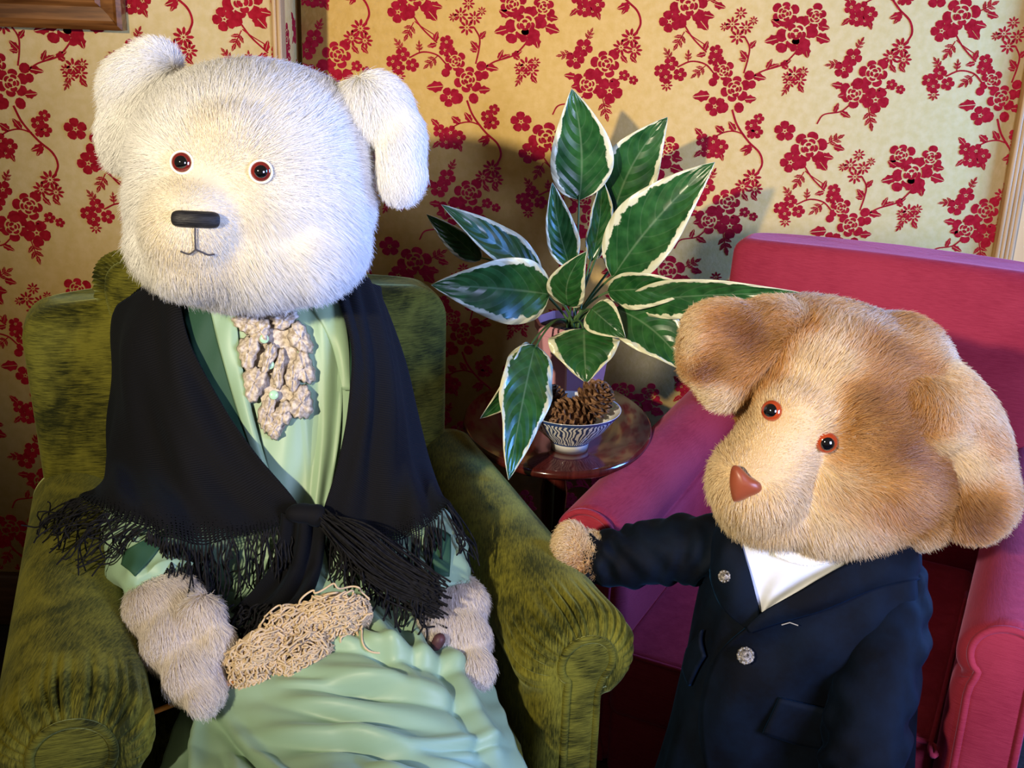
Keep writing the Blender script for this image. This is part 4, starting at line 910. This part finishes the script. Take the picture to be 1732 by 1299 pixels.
for k in range(34): lines.append(strand(edge[28 + k % 14], (.1, -.6, -1), RNG.uniform(.07, .11), 450 + k, curl=.018))
stuff(curve_obj('fringe', lines, .0011, M['black_yarn'], shawl)); lines = []
edge = o_grid[shawlR.name][-1]
for k in range(110):
    i = int(RNG.random() * 62); p = edge[i]; lines.append(strand(p, (.15 + .5 * (i > 50), -.35, -1), RNG.uniform(.04, .085), 500 + k, curl=.010))
stuff(curve_obj('fringe', lines, .0011, M['black_yarn'], shawlR)); lines = []
# gathered end of the shawl running down to the right
for k in range(170):
    o_ = RNG.normal(0, 1, 2); q0 = P(552 + 5 * o_[0], 880 + 5 * o_[1], 1.345); m1 = P(608 + 12 * o_[0], 925 + 14 * o_[1], 1.318 + .004 * o_[1]); m2 = P(668 + 14 * o_[0], 975 + 15 * o_[1], 1.292)
    e = P(720 + 26 * RNG.random() + 10 * o_[0], 1010 + 14 * o_[1], 1.275); n_ = 20; q = catmull(np.array([q0, m1, m2, e]), n_); w = RNG.normal(0, .0025, (4, 3)); q = q + catmull(w, n_); lines.append(q)
for k in range(40):
    b = RNG.random(); p = P(565 + 150 * b, 905 + 100 * b + 12, 1.335 - .06 * b); lines.append(strand(p, (.25, -.5, -1), RNG.uniform(.02, .05), 700 + k, curl=.008))
stuff(curve_obj('fringe', lines, .0013, M['black_yarn'], tail)); lines = []
for k in range(60):
    p = P(395 + 105 * RNG.random(), 1020 + 24 * RNG.random(), 1.262); lines.append(strand(p, (-.6 + RNG.normal(0, .3), -.6, -.5), RNG.uniform(.02, .05), 800 + k, curl=.012))
stuff(curve_obj('fringe', lines, .0013, M['black_yarn'], tail))
body = blob('body', [(450, 620, 1.64, 150, 150, .07), (455, 820, 1.60, 190, 170, .10), (470, 950, 1.55, 200, 90, .12), (430, 480, 1.58, 110, 70, .07)], M['white_skin'], bear, voxel=.012, smooth=6)

# ------------------------------------------------------------------ yarn and needle
yc = P(505, 1085, 1.22)
def yarn_lobe(cx, cy, Y, a_px, b_px, c_m, ang, n, seed):
    r = np.random.default_rng(seed); out = []; c = P(cx, cy, Y); s = S(cx, cy, Y)
    ex = np.array([math.cos(ang), .25, math.sin(ang)]); ex /= np.linalg.norm(ex); ez = np.array([-math.sin(ang), -.45, math.cos(ang)]); ez -= ex * ez.dot(ex); ez /= np.linalg.norm(ez); ey = np.cross(ex, ez)
    if ey[1] > 0: ey = -ey
    for k in range(n):
        t0 = r.uniform(0, 2 * pi); ln = r.uniform(2.2, 5.0); m = int(34 * ln); t = np.linspace(t0, t0 + ln, m); f = r.uniform(.35, 1.03) ; lat = r.uniform(-1, 1); h = math.sqrt(max(.05, 1 - lat * lat * .8))
        x = a_px * s * np.cos(t) * f; z = b_px * s * (np.sin(t) * f * .75 + lat * .35); q = np.sqrt(np.clip(1.08 - (x / (a_px * s)) ** 2 - (z / (b_px * s)) ** 2, 0.02, 1)); y = c_m * q * r.uniform(.85, 1.1)
        wx = np.cumsum(r.normal(0, .5, m)); wob = .0030
        ph = r.uniform(0, 6, 3); fr = r.uniform(10, 15)
        base = c + x[:, None] * ex + z[:, None] * ez + y[:, None] * ey
        base += wob * np.stack([np.sin(t * fr + ph[0] + np.sin(t * 3)), np.sin(t * fr * 1.1 + ph[1]), np.sin(t * fr * .9 + ph[2] + np.cos(t * 2))], 1); out.append(base)
    return out, (c, ex, ey, ez, s)
ls, vs, fs = [], [], []
for a in ((562, 1040, 1.265, 62, 72, .030, .15, 130, 1), (517, 1055, 1.25, 36, 74, .032, 1.45, 70, 2), (448, 1100, 1.225, 66, 66, .032, .45, 140, 3), (505, 1108, 1.225, 56, 56, .030, .5, 90, 4), (436, 1148, 1.205, 46, 46, .018, -.2, 55, 5)):
    l, (c, ex, ey, ez, s) = yarn_lobe(*a); ls += l
    b = len(vs); th = np.linspace(0, 2 * pi, 18, endpoint=False)
    for ph in np.linspace(-pi / 2, pi / 2, 10):
        for t in th: vs.append(c + ex * a[3] * s * .74 * math.cos(t) * math.cos(ph) + ez * a[4] * s * .70 * math.sin(t) * math.cos(ph) + ey * a[5] * .75 * math.sin(ph))
    fs += [tuple(b + i for i in f) for f in grid_faces(10, 18, True)]
for k in range(26):
    x, y = RNG.choice([400, 430, 470, 590, 615, 560]), 0; y = {400: 1130, 430: 1165, 470: 1150, 590: 1060, 615: 1035, 560: 1095}[int(x)]; p = P(x + RNG.normal(0, 10), y + RNG.normal(0, 8), 1.215 if x < 500 else 1.25)
    ls.append(strand(p, (RNG.normal(0, 1), -.2, -.3 + RNG.normal(0, .5)), RNG.uniform(.015, .04), 900 + k, curl=.012, n=24))
yarn = thing('yarn_skein', 'tangled ecru cotton yarn skein lying on the green skirt', 'yarn', yc - np.array([0, 0, .03]))
core_ = obj('yarn_core', vs, fs, M['ecru_yarn'], yarn)
stuff(curve_obj('yarn_strands', ls, .0013, M['ecru_yarn'], yarn))
nd = tube('knitting_needle', np.array([P(225, 1218, 1.195), P(268, 1201, 1.185), P(315, 1183, 1.175), P(400, 1150, 1.19)]), [.0034] * 4, M['needle'], None, n=10)
tag(nd, 'thin orange wooden knitting needle poking out under the bear paw', 'needle')

# ------------------------------------------------------------------ brown bear
bro = thing('plush_bear', 'tan and cream plush bear in a navy velvet jacket before the pink armchair', 'teddy bear', (P(1350, 1100, 1.38)[0], 1.38, 0))
bhead = blob('head', [(1425, 690, 1.42, 185, 150, .13, 28), (1420, 600, 1.44, 170, 85, .12, 12), (1500, 640, 1.44, 100, 110, .11, 30), (1385, 825, 1.40, 170, 88, .13, 2), (1520, 830, 1.42, 90, 72, .11), (1450, 770, 1.41, 170, 120, .14, 20),
                      (1282, 812, 1.325, 76, 78, .075), (1310, 760, 1.335, 65, 70, .065, 35), (1350, 700, 1.345, 70, 62, .06, 30), (1300, 850, 1.345, 85, 55, .075)], M['brown_skin'], bro, smooth=22)
b2 = bvh_of(bhead)
DARK = [(1450, 690, 58, .6), (1500, 770, 60, .35), (1420, 600, 60, .15), (1330, 560, 50, .55), (1290, 640, 50, .40), (1470, 850, 80, .38), (1600, 780, 60, .6), (1560, 700, 60, .55), (1520, 600, 60, .30), (1255, 700, 40, .35), (1390, 760, 36, .35), (1545, 880, 50, .3), (1330, 740, 30, .2), (1540, 540, 50, .3)]
LIGHT = [(1400, 590, 55, .55), (1380, 650, 45, .6), (1355, 710, 45, 1.2), (1300, 775, 60, .9), (1330, 890, 90, .6), (1450, 910, 80, .45), (1600, 720, 40, .4), (1220, 850, 60, .5)]
def brown_tint(spots, extra=0.):
    cs = [(np.array(hit_p), r, w) for hit_p, r, w in spots]
    cream, tan, dark = np.array([.92, .74, .46]), np.array([.68, .34, .065]), np.array([.34, .12, .012])
    def f(p):
        t = np.full(len(p), .24 + extra)
        for c, r, w in cs: t = t + w * sphere_weight(p, c, r)
        t = np.clip(t + .10 * sins(p, 45, 21) + .09 * sins(p, 110, 22) + np.random.default_rng(3).normal(0, .09, len(p)), 0, 1)[:, None]
        return np.where(t < .5, cream + (tan - cream) * t * 2, tan + (dark - tan) * (t - .5) * 2)
    return f
sp_h = [(hit(b2, x, y)[0], r * 1.1 * .00075, w) for x, y, r, w in DARK] + [(hit(b2, x, y)[0], r * 1.1 * .00075, -w) for x, y, r, w in LIGHT]
SN2 = hit(b2, 1262, 815)[0]; BR2 = hit(b2, 1350, 715)[0]; M2 = hit(b2, 1305, 765)[0]
bare2 = lambda p: np.clip(1.1 * sphere_weight(p, M2, .045) + sphere_weight(p, BR2, .035) + .7 * sphere_weight(p, SN2, .03), 0, 1)
def bflow(p, n): return (p - SN2) * (1, .7, 1) + np.array([.02, .03, .0]) + np.array([0, 0, -.10]) * np.clip((SN2[2] + .02 - p[:, 2:3]) / .05, 0, 1)
fur('fur', bhead, 140000, lambda p: .025 * (1 - .78 * bare2(p)), bflow, brown_tint(sp_h), M['brown_fur'], vary=.3, rad=.00038, lift=.40, seed=31, wob=.28, keep=lambda p, n: (p[:, 1] < 1.52) | (RNG.random(len(p)) < .4))
def b_ear(ells, spots, hub, seed):
    e = blob('ear', ells, M['brown_skin'], bro, voxel=.005, smooth=60)
    sp = [(P(x, y, Y), r * .00078, w) for x, y, Y, r, w in spots]
    fur('fur', e, 46000, lambda p: .022 + 0 * p[:, 0], lambda p, n: (p - hub), brown_tint(sp, -.05), M['brown_fur'], vary=.3, lift=.42, seed=seed, wob=.28); return e
b_ear([(1250, 560, 1.39, 90, 50, .042, 10), (1200, 592, 1.38, 46, 64, .042, 0), (1226, 645, 1.38, 38, 40, .036), (1310, 550, 1.405, 60, 46, .042), (1245, 600, 1.39, 56, 62, .036)], [(1280, 565, 1.35, 60, .8), (1203, 628, 1.34, 28, .8), (1175, 560, 1.35, 40, -.35), (1235, 675, 1.35, 36, -.6), (1225, 530, 1.355, 26, .25)], P(1330, 560, 1.42), 41)
b_ear([(1628, 718, 1.375, 128, 60, .055, 56), (1565, 695, 1.345, 88, 54, .045, 28), (1650, 838, 1.355, 66, 74, .052, 10), (1640, 780, 1.36, 74, 60, .05, 40)], [(1640, 868, 1.31, 48, .9), (1625, 780, 1.31, 45, -.35), (1530, 695, 1.30, 62, .8), (1700, 830, 1.33, 26, .3), (1590, 745, 1.31, 30, -.1), (1650, 690, 1.36, 40, .1)], P(1510, 680, 1.40), 42)
for px, py, r in ((1307, 695, 18), (1397, 747, 18.5)):
    p, n = hit(b2, px, py); to = (C - p) / np.linalg.norm(C - p); side = np.array([-.35, 0, .05]); nn = n * .45 + to * .55; nn /= np.linalg.norm(nn)
    disc_eye(p + nn * .0045, nn, r * S(px, py, p[1]), bhead, M['eye_orange'], None, dome=.6, pupil=.74)
# satin nose: rounded triangle
p, n = hit(b2, 1258, 822); to = (C - p) / np.linalg.norm(C - p)
tri = catmull(np.array([(1238, 790), (1250, 789), (1268, 806), (1286, 818), (1287, 832), (1265, 842), (1245, 849), (1238, 842), (1234, 815)], float), 48, True)
secs = []
for s_, h in ((1.0, -.004), (1.0, .006), (.93, .010), (.7, .0135), (.35, .0155), (.02, .016)):
    cn = tri.mean(0); ring = []
    for q in tri:
        x, y = cn + (q - cn) * s_; hp, hn = hit(b2, x, y); ring.append(hp * .35 + (p + (P(x, y, p[1]) - P(1258, 822, p[1]))) * .65 + to * h)
    secs.append(ring)
skin('nose', secs, M['rust_satin'], bhead)

# jacket
def jd(t, v): return .002 * math.sin(t * 7 + v * 9) + .0015 * math.sin(t * 15 - v * 13)
LV = [(870, 1235, 1530, 1.385, .055), (920, 1205, 1552, 1.38, .075), (1000, 1190, 1556, 1.37, .085), (1100, 1166, 1550, 1.365, .092), (1200, 1142, 1540, 1.36, .098), (1299, 1116, 1542, 1.355, .10), (1430, 1080, 1550, 1.35, .105)]
jacket = skin('jacket', rings(LV, disp=jd), M['navy_velvet'], bro)
bj = bvh_of(jacket)
shirt = patch('shirt', [[(1225, 895), (1345, 905), (1470, 895)], [(1258, 945), (1340, 950), (1440, 945)], [(1272, 990), (1315, 990), (1375, 985)], [(1286, 1035), (1292, 1035), (1300, 1032)]], bj, .004, M['shirt'], bro, 24, 24, disp=lambda u, v: .003 * math.sin(u * 9 + v * 4))
patch('eyelet_collar', [[(1300, 905), (1370, 912), (1470, 900)], [(1310, 942), (1370, 958), (1440, 940)]], bj, .009, M['shirt_lace'], shirt, 24, 10, disp=lambda u, v: .0015 * math.sin(u * 60) * v)
fold = lambda a, f: (lambda u, v: a * math.sin(u * f + v * 5) + a * .6 * math.sin(v * f * 1.4 - u * 3))
patch('jacket_front', [[(1440, 960), (1490, 950), (1545, 940)], [(1320, 1025), (1440, 1015), (1550, 1010)], [(1252, 1070), (1400, 1070), (1548, 1070)], [(1212, 1110), (1380, 1130), (1542, 1130)], [(1190, 1165), (1360, 1200), (1535, 1200)], [(1183, 1230), (1360, 1260), (1535, 1260)], [(1200, 1340), (1360, 1340), (1535, 1340)]], bj, .008, M['navy_velvet'], jacket, 36, 40, thick=.005, disp=lambda u, v: .007 * math.sin(u * 7 + v * 9) * math.sin(v * 3) + .005 * math.sin(v * 19 - u * 13) * u * (1 - .5 * u))
patch('lapel', [[(1565, 915), (1572, 945), (1578, 978)], [(1500, 930), (1510, 960), (1520, 985)], [(1430, 955), (1450, 985), (1470, 998)], [(1360, 995), (1375, 1020), (1392, 1030)], [(1296, 1032), (1300, 1045), (1306, 1055)], [(1262, 1062), (1264, 1066), (1268, 1070)]], bj, .020, M['navy_velvet'], jacket, 14, 40, thick=.005, puff=.006)
patch('lapel', [[(1205, 885), (1228, 890), (1250, 905)], [(1200, 935), (1230, 935), (1260, 940)], [(1205, 985), (1240, 985), (1272, 985)], [(1225, 1030), (1255, 1032), (1284, 1035)], [(1262, 1062), (1270, 1060), (1280, 1056)]], bj, .012, M['navy_velvet'], jacket, 16, 30, thick=.005, puff=.005)
patch('pocket_flap', [[(1188, 1065), (1186, 1085), (1192, 1110)], [(1165, 1095), (1168, 1110), (1180, 1130)], [(1150, 1112), (1158, 1140), (1166, 1160)]], bj, .016, M['navy_velvet'], jacket, 10, 12, thick=.005)
patch('pocket_flap', [[(1318, 1180), (1360, 1190), (1402, 1200)], [(1302, 1215), (1350, 1232), (1398, 1240)], [(1290, 1240), (1345, 1258), (1392, 1268)]], bj, .020, M['navy_velvet'], jacket, 12, 10, thick=.005)
def fancy_button(px, py, r_px, off, parent, tilt=0):
    p, n = hit(bj, px, py); to = (C - p) / np.linalg.norm(C - p); r = r_px * S(px, py, p[1]); q = Vector(to + np.array([tilt, 0, 0])).to_track_quat('Z', 'Y'); X, Yv, Z = [np.array(q @ Vector(v)) for v in ((1, 0, 0), (0, 1, 0), (0, 0, 1))]
    p = p + to * off; th = np.linspace(0, 2 * pi, 36, endpoint=False)
    secs = [[p + Z * z + (X * math.cos(t) + Yv * math.sin(t)) * r * rr * (1 + .05 * math.cos(t * 12) * (rr > .8)) for t in th] for rr, z in ((.9, 0), (1, .002), (.92, .0035), (.72, .0028), (.6, .0045), (.35, .005), (.02, .006))]
    b = skin('button', secs, M['silver'], parent)
    for k in range(10):
        a = k * 2 * pi / 10; c = p + Z * .003 + (X * math.cos(a) + Yv * math.sin(a)) * r * .82
        skin('bead', [[c + Z * r * .12 * math.sin(e) + (X * math.cos(t) + Yv * math.sin(t)) * r * .13 * math.cos(e) for t in np.linspace(0, 2 * pi, 8, endpoint=False)] for e in (-.9, 0, .7, 1.4)], M['silver_wire'], b)
fancy_button(1226, 975, 11, .020, jacket, -.3); fancy_button(1261, 1109, 15, .014, jacket)
bh_ = [hit(bj, x, y)[0] for x, y in ((1322, 1057), (1336, 1053), (1350, 1058))]; wires('buttonhole', [[q + (C - q) / np.linalg.norm(C - q) * .0185 for q in bh_]], .0008, M['silver_wire'], jacket)
wires('loose_threads', [[P(1558 + 3 * k, 908, 1.36), P(1564 + 2 * k, 920, 1.355), P(1557 + 6 * k, 932, 1.352)] for k in range(3)], .0014, M['shirt'], jacket)
def sleeve(pts, rad, seed, f, a, parent):
    return tube('sleeve', catmull(np.array([P(*q) for q in pts]), 90), catmull(np.array(rad)[:, None], 90)[:, 0], M['navy_velvet'], parent, n=48, disp=wr(seed, f, a))
sleeve([(1270, 960, 1.40), (1215, 935, 1.40), (1140, 930, 1.415), (1060, 942, 1.435), (1000, 946, 1.45)], [.045, .050, .047, .043, .036], 3, 46, .0028, jacket)
sleeve([(1490, 930, 1.40), (1508, 1010, 1.35), (1492, 1110, 1.29), (1468, 1210, 1.24), (1455, 1320, 1.20), (1430, 1420, 1.17)], [.040, .050, .054, .054, .052, .048], 5, 60, .0026, jacket)
paw1 = blob('paw', [(966, 922, 1.45, 25, 36, .034), (976, 948, 1.448, 24, 30, .032), (1000, 938, 1.45, 24, 36, .034)], M['brown_skin'], bro, voxel=.004, smooth=25)
fur('fur', paw1, 9000, lambda p: .015 + 0 * p[:, 0], lambda p, n: n * .01 + np.array([-.02, 0, .01]), brown_tint([(P(985, 965, 1.42), .03, .3), (P(965, 900, 1.42), .03, -.4)], -.12), M['brown_fur'], lift=.85, seed=51, wob=.9, vary=.3)
paw2 = blob('paw', [(1415, 1455, 1.18, 46, 46, .04), (1405, 1490, 1.17, 36, 36, .035)], M['brown_skin'], bro, voxel=.006, smooth=8)
fur('fur', paw2, 7000, lambda p: .015 + 0 * p[:, 0], lambda p, n: n * .01 + np.array([0, 0, -.02]), brown_tint([], 0), M['brown_fur'], lift=.8, seed=52, wob=.9, vary=.3)
# legs below the jacket down to the floor
jb = P(1315, 1430, 1.35)
for sx in (-1, 1):
    tp = jb + np.array([sx * .075, 0, .02]); tube('trouser_leg', np.array([tp + (0, 0, .05), tp, [tp[0], tp[1], .12], [tp[0], tp[1], .05]]), [.075, .07, .062, .06], M['navy_velvet'], bro, n=24)
    f_ = bmesh.new(); bmesh.ops.create_icosphere(f_, subdivisions=3, radius=1, matrix=Matrix.Translation((tp[0], tp[1] - .03, .035)) @ Matrix.Diagonal((.05, .085, .035, 1))); from_bm('foot', f_, M['brown_skin'], bro)
blob('body', [(1370, 960, 1.40, 110, 70, .05), (1370, 1080, 1.39, 140, 130, .06)], M['brown_skin'], bro, voxel=.012, smooth=6)
